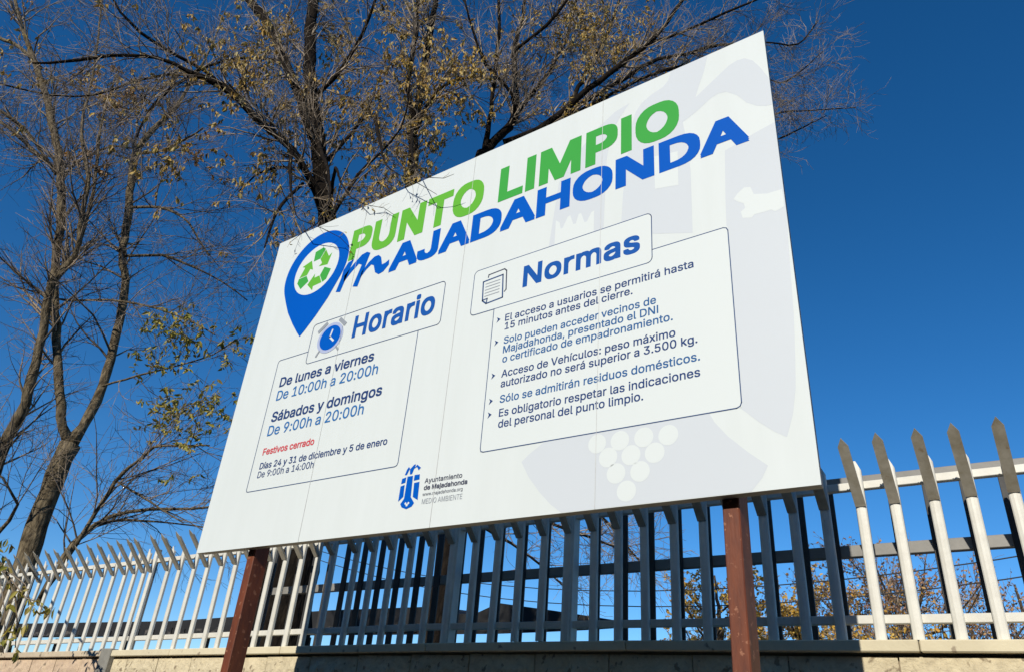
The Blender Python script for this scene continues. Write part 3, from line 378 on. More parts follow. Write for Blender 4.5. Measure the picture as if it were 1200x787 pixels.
M_TEXTG = surf('print_dark_grey', (0.06, 0.07, 0.11), (0.07, 0.08, 0.12), scale=2, rough=0.5, spec=0.08)

M_FRAME = surf('galvanised_frame', (0.33, 0.31, 0.28), (0.22, 0.20, 0.17), scale=14, rough=0.5, metallic=0.0, spots=(30, 0.68, (0.16, 0.09, 0.05)))
M_POST = surf('oxide_red_paint', (0.20, 0.050, 0.016), (0.105, 0.025, 0.010), scale=22, rough=0.6, bump=0.3, bscale=160,
              stretch=(1, 1, 0.22), spots=(44, 0.62, (0.33, 0.135, 0.07)))
M_FENCE = surf('white_fence_paint', (0.74, 0.715, 0.63), (0.66, 0.63, 0.55), scale=16, rough=0.42, bump=0.15, bscale=120,
               mix=(0.42, 0.72), spots=(26, 0.73, (0.42, 0.36, 0.28)), obj_var=0.05)
M_SPIKE = surf('shaded_spike_paint', (0.48, 0.44, 0.36), (0.34, 0.30, 0.22), scale=18, rough=0.5, bump=0.15, bscale=120,
               spots=(30, 0.66, (0.33, 0.25, 0.17)), obj_var=0.08)  # darker than the pickets to stand for the spikes' shaded undersides; spots are wear
M_GATE = surf('grey_gate_paint', (0.27, 0.255, 0.23), (0.21, 0.20, 0.18), scale=9, rough=0.5, bump=0.1, bscale=90, obj_var=0.06)
M_BLOCK = surf('split_face_block', (0.70, 0.60, 0.40), (0.54, 0.455, 0.30), scale=22, rough=0.95, detail=8, bump=1.0, bscale=42, dist=0.012,
               mix=(0.35, 0.7), spots=(26, 0.60, (0.30, 0.235, 0.15)), obj_var=0.05)
M_BLOCKP = surf('pinkish_block', (0.62, 0.47, 0.32), (0.50, 0.37, 0.26), scale=18, rough=0.95, detail=8, bump=0.9, bscale=38, dist=0.010,
                spots=(13, 0.64, (0.22, 0.17, 0.12)), obj_var=0.06)
M_CAP = surf('concrete_cap', (0.72, 0.635, 0.44), (0.64, 0.56, 0.385), scale=9, rough=0.9, bump=0.4, bscale=120, spots=(24, 0.67, (0.36, 0.29, 0.2)), obj_var=0.04)
M_CAPP = surf('pinkish_cap', (0.62, 0.51, 0.36), (0.52, 0.42, 0.30), scale=9, rough=0.9, bump=0.4, bscale=120, spots=(16, 0.62, (0.24, 0.19, 0.13)))
M_MORTAR = surf('mortar', (0.36, 0.29, 0.20), (0.26, 0.21, 0.14), scale=30, rough=0.95, bump=0.5, bscale=90)
M_PIER = surf('grey_concrete', (0.30, 0.29, 0.25), (0.22, 0.21, 0.18), scale=9, rough=0.9, bump=0.4, bscale=80)
M_GROUND = surf('dry_ground', (0.10, 0.095, 0.05), (0.075, 0.07, 0.035), scale=1.2, rough=0.95, bump=0.6, bscale=14, dist=0.02)
M_PAVE = surf('paving', (0.15, 0.14, 0.12), (0.11, 0.105, 0.09), scale=3, rough=0.9, bump=0.3, bscale=60)
M_TILE = surf('paving_tile', (0.44, 0.40, 0.33), (0.36, 0.33, 0.28), scale=5, rough=0.9, bump=0.3, bscale=70, obj_var=0.06)
M_ASPH = surf('asphalt', (0.055, 0.055, 0.055), (0.042, 0.042, 0.043), scale=6, rough=0.9, bump=0.4, bscale=120)
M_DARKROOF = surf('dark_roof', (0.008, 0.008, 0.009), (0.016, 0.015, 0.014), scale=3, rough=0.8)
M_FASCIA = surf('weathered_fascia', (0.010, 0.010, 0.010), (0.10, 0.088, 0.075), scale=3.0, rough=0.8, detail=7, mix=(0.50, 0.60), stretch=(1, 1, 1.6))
M_STEEL = surf('canopy_steel', (0.10, 0.10, 0.10), (0.07, 0.065, 0.06), scale=4, rough=0.6)
M_CABLE = surf('black_cable', (0.02, 0.02, 0.02), (0.025, 0.025, 0.025), rough=0.6)
M_MIDH = surf('print_hours_blue', (0.035, 0.165, 0.42), (0.038, 0.17, 0.43), scale=2, rough=0.5, spec=0.08)
M_BARK1 = surf('grey_tan_bark', (0.24, 0.19, 0.12), (0.045, 0.034, 0.022), scale=18, rough=1.0, spec=0.05, detail=8, bump=1.0, bscale=26, dist=0.02,
               stretch=(1.3, 1.3, 0.45), spots=(9, 0.66, (0.05, 0.04, 0.03)))
M_TWIG1 = surf('pale_twigs', (0.36, 0.28, 0.20), (0.05, 0.038, 0.027), scale=3, rough=0.85, mix=(0.4, 0.6))
M_BARK2 = surf('black_bark', (0.014, 0.011, 0.009), (0.035, 0.026, 0.018), scale=14, rough=1.0, spec=0.05, detail=8, bump=1.0, bscale=24, dist=0.02,
               stretch=(1.3, 1.3, 0.5), mix=(0.45, 0.75))
M_TWIG2 = surf('brown_twigs', (0.42, 0.33, 0.235), (0.06, 0.044, 0.03), scale=3.5, rough=0.85, mix=(0.42, 0.6))
M_BARK3 = surf('brown_bark', (0.10, 0.076, 0.054), (0.05, 0.038, 0.027), scale=14, rough=1.0, spec=0.05, detail=8, bump=1.0, bscale=24, dist=0.02, stretch=(1.3, 1.3, 0.5))
M_LEAFG = leaf_mat('green_yellow_leaves', [(0.16, 0.17, 0.025), (0.30, 0.28, 0.04), (0.50, 0.40, 0.08), (0.26, 0.19, 0.05)])
M_LEAFB = leaf_mat('ochre_leaves', [(0.12, 0.07, 0.015), (0.40, 0.23, 0.03), (0.58, 0.36, 0.05), (0.50, 0.40, 0.18), (0.28, 0.22, 0.04)])
M_LEAFO = leaf_mat('rust_leaves', [(0.24, 0.12, 0.03), (0.46, 0.24, 0.05), (0.32, 0.19, 0.08)])
M_LEAFY = leaf_mat('golden_leaves', [(0.72, 0.42, 0.05), (0.85, 0.56, 0.12), (0.55, 0.34, 0.06), (0.80, 0.42, 0.06)])
M_LEAFR = leaf_mat('russet_leaves', [(0.46, 0.22, 0.09), (0.34, 0.18, 0.13), (0.62, 0.36, 0.09), (0.30, 0.18, 0.14)])

# ------------------------------------------------------------------ ground
g = MB().add([(-300, -200, 0), (300, -200, 0), (300, 500, 0), (-300, 500, 0)], [(0, 1, 2, 3)]).build('ground', M_GROUND)
tag(g, 'dry sandy ground reaching out to the horizon', kind='structure')
p = MB().box(-14, 9, -1.6, 0.70, 0.004, 0.12).build('pavement', M_PAVE)
tag(p, 'raised pavement in front of the boundary wall', kind='structure')
k = MB().box(-14, 9, -1.76, -1.602, 0.004, 0.125).build('kerb', M_PIER, bevel=0.006)
tag(k, 'grey kerb along the front of the pavement', kind='structure')
r = MB().add([(-60, -9.5, 0.006), (60, -9.5, 0.006), (60, -1.765, 0.006), (-60, -1.765, 0.006)], [(0, 1, 2, 3)]).build('road', M_ASPH)
tag(r, 'asphalt road beside the pavement', kind='structure')
r = MB().add([(-40, 1.6, 0.006), (20, 1.6, 0.006), (20, 34, 0.006), (-40, 34, 0.006)], [(0, 1, 2, 3)]).build('yard', M_ASPH)
tag(r, 'asphalt yard behind the fence', kind='structure')

# ------------------------------------------------------------------ boundary wall with block courses and cap
def capz(x): return ZS - 0.297 + min(0.0, x - 1.5) * 0.0155
def botz(x): return ZS - 0.222 + min(0.0, x - 0.7) * 0.017

def block_mesh(name, w, h, d, mat, rough):
    """a split face block: the front is a small grid of uneven points"""
    nx, nz = 5, 3
    vs = []; fs = []
    rr = random.Random(hash(name) % 999 if False else len(name) * 31 + int(w * 1000))
    for j in range(nz + 1):
        for i in range(nx + 1):
            edge = i in (0, nx) or j in (0, nz)
            y = 0.004 + rr.uniform(0, 0.002) if edge else -rr.uniform(0, rough)
            vs.append((-w / 2 + w * i / nx, y, -h / 2 + h * j / nz))
    for j in range(nz):
        for i in range(nx):
            a = j * (nx + 1) + i
            fs.append((a, a + 1, a + nx + 2, a + nx + 1))
    n = len(vs)
    vs += [(-w / 2, d, -h / 2), (w / 2, d, -h / 2), (w / 2, d, h / 2), (-w / 2, d, h / 2)]
    bl, br, tr, tl = 0, nx, (nx + 1) * (nz + 1) - 1, (nx + 1) * nz
    fs += [(n + 3, n + 2, n + 1, n)]
    fs += [tuple(range(bl, br + 1)) + (n + 1, n)]
    fs += [tuple(range(tr, tl - 1, -1)) + (n + 3, n + 2)]
    fs += [tuple(bl + k * (nx + 1) for k in range(nz, -1, -1)) + (n, n + 3)]
    fs += [tuple(br + k * (nx + 1) for k in range(nz + 1)) + (n + 2, n + 1)]
    me = bpy.data.meshes.new(name); me.from_pydata(vs, [], fs); me.materials.append(mat); me.update()
    return me

def make_wall(x0, x1, mat, capmat, label, bw=0.376, courses=8, phase=0.0):
    root = empty('boundary_wall', ((x0 + x1) / 2, 0.98, 0.0))
    tag(root, label, 'wall')
    ox = Vector(root.location)
    core = MB()
    core.prism([(x0, 0.0), (x1, 0.0), (x1, capz(x1) - 0.044), (x0, capz(x0) - 0.044)], 'y', 0.905, 1.075)
    core.build('mortar_core', M_MORTAR, root, loc=(-ox.x, -ox.y, 0))
    h = 0.2
    metas = [block_mesh('block_face_%s' % c, bw - 0.006, h - 0.008, 0.02, mat, 0.014 + 0.003 * i) for i, c in enumerate(('rough', 'uneven', 'chipped_face'))]
    n = int(math.ceil((x1 - x0) / bw)) + 1
    for r_ in range(courses):
        for i in range(n + 1):
            cx = phase + x0 + i * bw + (bw / 2 if r_ % 2 else 0)
            lo, hi = max(x0, cx - bw / 2), min(x1, cx + bw / 2)
            if hi - lo < 0.05: continue
            cz = capz(cx) - 0.048 - h / 2 - r_ * h
            if cz < 0.1: continue
            b = link('block', random.choice(metas), root, (0.5 * (lo + hi) - ox.x, 0.893 + random.uniform(-0.002, 0.002) - ox.y, cz))
            b.scale.x = (hi - lo - 0.006) / (bw - 0.006)
    # cap stones
    cw = 1.11
    xs = [x0] + [v for v in np.arange(-0.2785 - 20 * cw, 12, cw) if x0 + 0.1 < v < x1 - 0.1] + [x1]
    for a, b_ in zip(xs[:-1], xs[1:]):
        m = MB()
        m.prism([(a + 0.002, capz(a) - 0.040), (b_ - 0.002, capz(b_) - 0.040), (b_ - 0.002, capz(b_)), (a + 0.002, capz(a))], 'y', 0.868, 1.20)
        m.build('cap_stone', capmat, root, bevel=0.004, loc=(-ox.x, -ox.y, 0))
    root.location.y -= 0.018
    return root

make_wall(-2.10, 6.2, M_BLOCK, M_CAP, 'cream split face block wall with smooth cap under the white fence', courses=9)
make_wall(-12.5, -2.24, M_BLOCKP, M_CAPP, 'pinkish tan block wall on the far left beyond the grey pier', courses=9)
pr = MB().box(-2.237, -2.103, 0.845, 1.10, 0.0, capz(-2.17) + 0.012).build('concrete_pier', M_PIER, bevel=0.006)
tag(pr, 'narrow grey concrete pier standing between the two wall sections', 'pier')

# ------------------------------------------------------------------ palisade fence
PW = 0.0185         # half width of a picket
def picket_mesh():
    # channel section with a slight centre ridge, running up to a blunt point behind the spike
    m = MB()
    zb, zt = 0.0, 0.672
    sec = [(-PW, 0.016), (-PW, 0.002), (-PW + 0.004, -0.002), (-0.004, -0.005), (0.004, -0.005), (PW - 0.004, -0.002), (PW, 0.002), (PW, 0.016),
           (PW - 0.003, 0.016), (PW - 0.003, 0.004), (-PW + 0.003, 0.004), (-PW + 0.003, 0.016)]
    n = len(sec)
    top = [zt - abs(x) / PW * 0.045 for x, y in sec]
    vs = [(x, y, zb) for x, y in sec] + [(x, y, t) for (x, y), t in zip(sec, top)]
    fs = [(i, (i + 1) % n, n + (i + 1) % n, n + i) for i in range(n)]
    fs += [(n + 3, n + 4, n + 10), (n + 4, n + 5, n + 9, n + 10), (n + 5, n + 6, n + 7, n + 8, n + 9), (n + 3, n + 10, n + 11, n + 0, n + 1, n + 2)]
    m.add(vs, fs)
    return m.mesh('picket', M_FENCE)
def spike_mesh():
    # flat pointed strip folded outward over the street, joint at local origin
    m = MB()
    dy, dz = -0.197, 0.208
    L = math.hypot(dy, dz); u = Vector((0, dy / L, dz / L)); nrm = Vector((0, -dz / L, dy / L))
    w = 0.0190
    out = [(-w, 0), (w, 0), (w, L - 0.035), (0, L), (-w, L - 0.035)]
    f = []; b = []
    for x, s in out:
        P = Vector((x, 0, 0)) + u * s
        ridge = 0.003 if abs(x) < 1e-6 else 0.0
        f.append(P + nrm * (0.0035)); b.append(P - nrm * 0.0)
    vs = f + b
    fs = [(0, 1, 2, 3, 4), (9, 8, 7, 6, 5)] + [(i, 5 + i, 5 + (i + 1) % 5, (i + 1) % 5) for i in range(5)]
    # rolled side lips
    m.add(vs, fs)
    for sgn in (-1, 1):
        q = []
        for s in (0.0, L - 0.042):
            for a, bb in ((w - 0.0045, -0.0002), (w - 0.0015, -0.0002), (w - 0.0015, -0.010), (w - 0.0045, -0.010)):
                P = Vector((sgn * a, 0, 0)) + u * s + nrm * bb * 1.0
                q.append(P)
        m.add(q, [(0, 1, 2, 3), (7, 6, 5, 4), (0, 4, 5, 1), (1, 5, 6, 2), (2, 6, 7, 3), (3, 7, 4, 0)])
    return m.mesh('spike', M_SPIKE)
ME_PICK = picket_mesh(); ME_SPIKE = spike_mesh()

def fence(x0, x1, xs, posts, label):
    root = empty('palisade_fence', ((x0 + x1) / 2, 0.93, ZS - 0.3))
    tag(root, label, 'fence')
    o = Vector(root.location)
    inv = (-o.x, -o.y, -o.z)
    m = MB(); m.prism([(x0, ZS + 0.258), (x1, ZS + 0.258), (x1, ZS + 0.288), (x0, ZS + 0.288)], 'y', 0.922, 0.952)
    m.build('top_rail', M_FENCE, root, bevel=0.002, loc=inv)
    xm = min(max(0.7, x0), x1)
    pts = sorted({x0, xm, x1})
    for a, b in zip(pts[:-1], pts[1:]):
        m = MB(); m.prism([(a, botz(a) - 0.015), (b, botz(b) - 0.015), (b, botz(b) + 0.015), (a, botz(a) + 0.015)], 'y', 0.922, 0.952)
        m.build('bottom_rail', M_FENCE, root, bevel=0.002, loc=inv)
    for px in posts:
        m = MB().box(px - 0.028, px + 0.028, 0.910, 0.966, capz(px) - 0.004, ZS + 0.40)
        m.build('fence_post', M_FENCE, root, bevel=0.003, loc=inv)
    for x in xs:
        near = [q for q in posts if abs(q - x) < 0.03]
        z = capz(x) + 0.003
        pk = link('picket', ME_PICK, root, (x - o.x, 0.904 - o.y + random.uniform(-0.0015, 0.0015), z - o.z), (random.uniform(-.004, .004), random.uniform(-.006, .006), random.uniform(-.03, .03)))
        pk.scale.z = (ZS + 0.372 + random.uniform(-.006, .004) - z) / 0.672
        sp = link('spike', ME_SPIKE, pk, (0, -0.006, (ZS + 0.184 - z) / pk.scale.z), (random.uniform(-.02, .02), 0, random.uniform(-.02, .02)))
        sp.scale.z = 1.0 / pk.scale.z
    root.location.y -= 0.018
    return root

XS_MAIN = [-0.79, -0.59, -0.455, -0.30, -0.15, -0.01, 0.18, 0.32, 0.47, 0.61, 0.76, 0.91, 1.06, 1.20, 1.34, 1.48, 1.62, 1.76, 1.885, 2.015, 2.155,
           2.29, 2.42, 2.55, 2.675, 2.797, 2.93, 3.05, 3.18, 3.30, 3.43, 3.56, 3.69, 3.82, 3.95, 4.08, 4.21, 4.34, 4.47, 4.6, 4.73, 4.86]
XS_MID = [-1.96, -1.75, -1.60, -1.43, -1.27, -1.10, -0.95]
XS_LEFT = [-2.06, -2.18, -2.32, -2.48, -2.64, -2.81, -2.98, -3.15, -3.33, -3.50, -3.68, -3.85] + [-4.03 - 0.175 * i for i in range(30)]
fence(-1.985, 4.95, XS_MID + XS_MAIN, [0.91, 1.62, 4.86], 'long white spiked fence on the cream wall behind the sign')
fence(-9.2, -2.035, XS_LEFT, [-4.55, -7.0], 'far left section of white spiked fence on the pinkish wall')
pp = MB().box(-2.030, -1.990, 0.915, 0.945, capz(-2.0) + 0.002, ZS + 0.36).build('fence_junction_post', M_GATE, bevel=0.003)
tag(pp, 'grey square post between two bright pickets at the fence joint', 'post')

# ------------------------------------------------------------------ sliding gate behind the fence
gate = empty('sliding_gate', (1.9, 1.12, 0.1))
tag(gate, 'grey barred sliding gate standing behind the white fence', 'gate')
GO = Vector(gate.location); ginv = (-GO.x, -GO.y, -GO.z)
GX0, GX1 = -0.86, 4.7
def grail(zc, hh, name):
    m = MB().prism([(GX0, zc(GX0) - hh), (GX1, zc(GX1) - hh), (GX1, zc(GX1) + hh), (GX0, zc(GX0) + hh)], 'y', 1.112, 1.148)
    m.build(name, M_GATE, gate, bevel=0.002, loc=ginv)
grail(lambda x: ZS + 0.086 + min(0.0, x - 1.6) * 0.016, 0.023, 'middle_rail')
grail(lambda x: ZS + 0.357, 0.022, 'upper_rail')
grail(lambda x: ZS - 0.52, 0.03, 'lower_rail')
GXS = [-0.84, -0.72, -0.58, -0.43, -0.28, -0.13, 0.02, 0.17, 0.32, 0.48, 0.63, 0.79, 0.92, 1.06, 1.21, 1.355, 1.51, 1.65, 1.80, 1.94, 2.08, 2.22, 2.36, 2.50, 2.64,
       2.77, 2.895, 3.02, 3.15, 3.28, 3.41, 3.54, 3.67, 3.80, 3.93, 4.06, 4.2, 4.33, 4.46, 4.6]
M_BAR = surf('dark_bar_paint', (0.05, 0.048, 0.045), (0.03, 0.029, 0.028), scale=12, rough=0.6)
gm = MB().box(-0.021, 0.021, 0, 0.012, 0, 0.86).mesh('gate_bar', M_BAR, bevel=0.002)
for x in GXS:
    if x > 2.7: x -= 0.006
    link('gate_bar', gm, gate, (x - GO.x, 1.103 - GO.y, ZS - 0.525 - GO.z))

# ------------------------------------------------------------------ the sign
sign = empty('information_sign', (1.5, 0.05, 0.12))
tag(sign, 'large white recycling centre board on two red brown posts', 'sign')
SO = Vector(sign.location); sinv = (-SO.x, -SO.y, -SO.z)
H = 1.8845
px_ = [0, 0.765, 1.535, 2.268, 3.0]
for a, b in zip(px_[:-1], px_[1:]):
    MB().box(a + (0.0007 if a else 0), b - (0.0007 if b < 3 else 0), 0.0, 0.004, ZS, ZS + H).build('panel', M_SIGN, sign, loc=sinv)
# welded tube frame behind the sheet
def fr(name, *b): MB().box(*b).build(name, M_FRAME, sign, bevel=0.002, loc=sinv)
fr('frame_tube', 0.006, 2.994, 0.005, 0.048, ZS + 0.002, ZS + 0.045)
fr('frame_tube', 0.006, 2.994, 0.005, 0.048, ZS + H - 0.045, ZS + H - 0.002)
for xx in (0.006, 0.745, 1.515, 2.248, 2.951):
    fr('frame_tube', xx, xx + 0.043, 0.0065, 0.046, ZS + 0.046, ZS + H - 0.046)
for x0, x1 in ((0.352, 0.402), (2.689, 2.743)):
    MB().box(x0, x1, 0.0495, 0.132, 0.10, ZS + H - 0.01).build('post', M_POST, sign, bevel=0.0035, loc=sinv)
    for zz in (ZS + 0.022, ZS + H - 0.10):
        MB().box(x0 - 0.03, x1 + 0.03, 0.0485, 0.0545, zz - 0.018, zz + 0.018).build('bracket', M_FRAME, sign, bevel=0.001, loc=sinv)

def flat(polys, layer, mat, name, parent=None, lab=None):
    """printed shape: thin sheet on the board's face, in board coordinates"""
    y = -0.00028 * layer
    me = bpy.data.meshes.new(name)
    from mathutils.geometry import tessellate_polygon
    vs = []; fs = []
    for poly in polys:
        n = len(vs)
        vv = [Vector((a, b, 0)) for a, b in poly]
        tris = tessellate_polygon([vv])
        vs += [(a, y, ZS + b) for a, b in poly]
        for t in tris:
            A, B, Cc = vv[t[0]], vv[t[1]], vv[t[2]]
            c = (B - A).cross(Cc - A).z
            t = t if c > 0 else (t[0], t[2], t[1])
            fs.append(tuple(i + n for i in t))
    me.from_pydata(vs, [], fs); me.materials.append(mat); me.update()
    o = link(name, me, parent or sign, sinv if not parent else None)
    if lab: o['label'] = lab
    return o

def circ(cx, cy, rx, ry=None, n=40):
    ry = ry or rx
    return [(cx + rx * math.cos(2 * math.pi * i / n), cy + ry * math.sin(2 * math.pi * i / n)) for i in range(n)]

def stroke(pts, w, closed=False):
    """quads along a polyline"""
    out = []
    n = len(pts)
    for i in range(n if closed else n - 1):
        a = Vector(pts[i]); b = Vector(pts[(i + 1) % n]); d = (b - a)
        if d.length < 1e-6: continue
        d.normalize(); nn = Vector((-d.y, d.x)) * w / 2
        a = a - d * w * 0.4; b = b + d * w * 0.4
        out.append([tuple(a - nn), tuple(b - nn), tuple(b + nn), tuple(a + nn)])
    return out

def rrect(x0, y0, x1, y1, r, n=5, skip=()):
    pts = []
    for cx, cy, a in ((x1 - r, y1 - r, 0), (x0 + r, y1 - r, 90), (x0 + r, y0 + r, 180), (x1 - r, y0 + r, 270)):
        for i in range(n + 1):
            g = math.radians(a + 90 * i / n)
            pts.append((cx + r * math.cos(g), cy + r * math.sin(g)))
    return pts

GLYPHS['I'] = (190, [[62, 0, 62, 509, 128, 509, 128, 0]])
GCACHE = {}
def glyph_fill(ch):
    """fills a letter's outline (non-zero winding) by cutting it into horizontal slabs; keeps its points and faces"""
    if ch in GCACHE: return GCACHE[ch]
    E = []
    for lp in GLYPHS[ch][1]:
        P = [(lp[k] * 1.0, lp[k + 1] * 1.0) for k in range(0, len(lp), 2)]
        for a, b_ in zip(P, P[1:] + P[:1]):
            if a[1] != b_[1]: E.append((a, b_) if a[1] < b_[1] else (b_, a)); E[-1] = (*E[-1], 1 if a[1] < b_[1] else -1)
    ys = {p[1] for e in E for p in e[:2]}
    for m_ in range(len(E)):
        for n_ in range(m_):
            (x1, y1), (x2, y2), _ = E[m_]; (x3, y3), (x4, y4), _ = E[n_]
            s1 = (x2 - x1) / (y2 - y1); s2 = (x4 - x3) / (y4 - y3)
            if abs(s1 - s2) < 1e-9: continue
            y = ((x3 - s2 * y3) - (x1 - s1 * y1)) / (s1 - s2)
            if max(y1, y3) < y < min(y2, y4): ys.add(y)
    ys = sorted(ys); vs = []; fs = []
    for y0, y1 in zip(ys[:-1], ys[1:]):
        if y1 - y0 < 0.01: continue
        ym = 0.5 * (y0 + y1); cr = []
        for (ax, ay), (bx, by), w in E:
            if ay < ym < by:
                s = (bx - ax) / (by - ay)
                cr.append((ax + s * (ym - ay), ax + s * (y0 - ay), ax + s * (y1 - ay), w))
        cr.sort(); wn_ = 0; st = None
        for c in cr:
            if wn_ == 0: st = c
            wn_ += c[3]
            if wn_ == 0:
                n = len(vs)
                vs += [Vector((st[1], y0, 0)) * 0.001, Vector((c[1], y0, 0)) * 0.001, Vector((c[2], y1, 0)) * 0.001, Vector((st[2], y1, 0)) * 0.001]
                fs.append((n, n + 1, n + 2, n + 3))
    GCACHE[ch] = (vs, fs)
    return GCACHE[ch]

def glyph_mesh(ch, ox, sx, sz, x0, y0, bold, layer, acc, boldx=1.0):
    """one letter, thickened by slightly offset sheets stacked behind each other"""
    vs, fs = glyph_fill(ch)
    sh = [(0, 0)]
    if bold > 0:
        sh += [(u * bold * boldx, v * bold) for u, v in ((1, 1), (1, 0), (1, -1), (0, -1), (-1, -1), (-1, 0), (-1, 1), (0, 1))]
    for q, (dx, dy) in enumerate(sh):
        n = len(acc.v)
        y = -0.00028 * layer - 0.000006 * q
        acc.v += [(x0 + (ox + v.x + dx) * sx, y, ZS + y0 + (v.y + dy + bold) * sz) for v in vs]
        acc.f += [tuple(k + n for k in t) for t in fs]

def text(body, x0, y0, width, cap, mat, name, bold=0.0, layer=4, lab=None, letters=False, boldx=1.0, track=0.0):
    xs = []; x = 0.0
    for ch in body:
        if ch == ' ': x += GLYPH_SPACE * 0.001 + track; continue
        xs.append((ch, x)); x += GLYPHS[ch][0] * 0.001 + track
    lo = min(ox + min(lp[k] for lp in GLYPHS[c][1] for k in range(0, len(lp), 2)) * 0.001 for c, ox in xs) - bold * boldx
    hi = max(ox + max(lp[k] for lp in GLYPHS[c][1] for k in range(0, len(lp), 2)) * 0.001 for c, ox in xs) + bold * boldx
    sx = width / (hi - lo); sz = cap / (GLYPH_CAP * 0.001 + 2 * bold)
    acc = MB(); o = None
    for c, ox in xs:
        glyph_mesh(c, ox - lo, sx, sz, x0, y0, bold, layer, acc, boldx)
        if letters:
            me = bpy.data.meshes.new('letter'); me.from_pydata(acc.v, [], acc.f); me.materials.append(mat); me.update()
            o = link('letter', me, sign, sinv)
            if lab: o['label'] = lab
            acc = MB()
    if not letters:
        me = bpy.data.meshes.new(name); me.from_pydata(acc.v, [], acc.f); me.materials.append(mat); me.update()
        o = link(name, me, sign, sinv); o['kind'] = 'stuff'
        if lab: o['label'] = lab
    return o

# pale grey coat of arms in the background of the print
W1 = [[(2.36, 1.10), (2.66, 1.00), (2.665, 1.30), (2.655, 1.46), (2.642, 1.565), (2.698, 1.590), (2.767, 1.634), (2.800, 1.642), (2.83, 1.634),
       (2.870, 1.594), (2.905, 1.535), (2.94, 1.50), (2.975, 1.48), (3.0, 1.475), (3.0, 1.612), (2.969, 1.695), (2.945, 1.745), (2.915, 1.775), (2.885, 1.781), (2.85, 1.772),
       (2.80, 1.738), (2.75, 1.705), (2.702, 1.672), (2.72, 1.73), (2.745, 1.80), (2.765, 1.884), (2.60, 1.884), (2.585, 1.835), (2.56, 1.81),
       (2.506, 1.795), (2.46, 1.77), (2.43, 1.73), (2.41, 1.66), (2.39, 1.50), (2.37, 1.30)]]
W2 = [[(2.01, 1.10), (2.28, 1.10), (2.285, 1.30), (2.29, 1.52), (2.31, 1.66), (2.35, 1.735), (2.40, 1.80), (2.33, 1.785), (2.24, 1.73), (2.16, 1.65), (2.10, 1.57), (2.05, 1.50), (2.035, 1.35)]]
W3 = [[(2.785, 0.90), (2.792, 1.10), (2.805, 1.335), (2.86, 1.35), (2.93, 1.37), (3.0, 1.385), (3.0, 0.95), (2.99, 0.75), (2.982, 0.55), (2.972, 0.42),
       (2.962, 0.31), (2.945, 0.225), (2.92, 0.155), (2.885, 0.178), (2.84, 0.218), (2.785, 0.275)]]
W4 = [[(1.952, 0.209), (1.985, 0.235), (2.03, 0.262), (2.062, 0.283), (2.68, 0.283), (2.70, 0.240), (2.741, 0.185), (2.80, 0.125), (2.856, 0.075), (2.835, 0.038), (2.80, 0.002),
       (2.135, 0.002), (2.09, 0.035), (2.04, 0.085), (1.99, 0.145)]]
flat(W1, 1, M_WATER, 'grey_tower_and_flag_print')
flat(W2, 1, M_WATER, 'grey_side_tower_print')
flat(W3, 1, M_WATER, 'grey_shield_edge_print')
flat(W4, 1, M_WATER, 'grey_shield_foot_print')
flat([[(2.513, 1.269), (2.612, 1.248), (2.615, 1.42), (2.513, 1.44)]], 2, M_FILL, 'white_window_print')
flat([[(2.045, 1.10), (2.045, 1.29), (2.066, 1.27), (2.072, 1.235), (2.082, 1.235), (2.105, 1.285), (2.118, 1.29), (2.135, 1.235), (2.148, 1.235),
       (2.16, 1.28), (2.172, 1.28), (2.19, 1.225), (2.202, 1.225), (2.222, 1.265), (2.236, 1.27), (2.236, 1.10)]], 2, M_FILL, 'white_castle_print')
flat([[(2.822, 1.092), (2.838, 1.112), (2.864, 1.13), (2.887, 1.122), (2.896, 1.086), (2.944, 1.069), (2.994, 1.068), (2.996, 1.026), (2.995, 0.99), (2.963, 0.982), (2.951, 0.994), (2.928, 0.994), (2.891, 0.996), (2.881, 0.986), (2.849, 0.996), (2.844, 1.026), (2.861, 1.037), (2.858, 1.058), (2.838, 1.074)]], 2, M_FILL, 'white_animal_print')
for cx, cy in ((2.272, 0.232), (2.361, 0.230), (2.451, 0.228), (2.540, 0.222), (2.316, 0.176), (2.403, 0.172), (2.490, 0.168), (2.347, 0.115), (2.436, 0.111), (2.386, 0.050)):
    flat([circ(cx, cy, 0.0355, n=24)], 2, M_FILL, 'white_grape_print')
# white fill of the boxes
flat([rrect(1.618, 0.925, 2.495, 1.158, 0.02), [(1.75, 0.275), (2.792, 0.275), (2.792, 0.98), (1.75, 0.98)]][1:], 3, M_FILL, 'box_fill')
flat([rrect(1.618, 0.925, 2.495, 1.158, 0.02)], 3.5, M_FILL, 'box_fill')
LW = 0.0036
flat(stroke(rrect(1.618, 0.925, 2.495, 1.158, 0.022), LW, True), 4, M_LINE, 'heading_box_outline')
flat(stroke(rrect(0.527, 0.933, 1.443, 1.166, 0.022), LW, True), 4, M_LINE, 'heading_box_outline')
flat(stroke([(2.495, 0.98), (2.775, 0.98), (2.787, 0.975), (2.792, 0.963), (2.792, 0.292), (2.787, 0.280), (2.775, 0.275), (1.765, 0.275), (1.753, 0.280), (1.75, 0.292), (1.75, 0.925)], LW), 4, M_LINE, 'rules_box_outline')
flat(stroke([(0.527, 1.007), (0.303, 1.007), (0.291, 1.001), (0.288, 0.990), (0.288, 0.292), (0.292, 0.281), (0.303, 0.278), (1.294, 0.278), (1.306, 0.282), (1.311, 0.295), (1.311, 0.933)], LW), 4, M_LINE, 'hours_box_outline')
# seams between the boards
for sx_ in px_[1:-1]:
    flat([[(sx_ - 0.0011, 0.001), (sx_ + 0.0011, 0.001), (sx_ + 0.0011, H - 0.001), (sx_ - 0.0011, H - 0.001)]], 5, M_SEAM, 'board_seam')

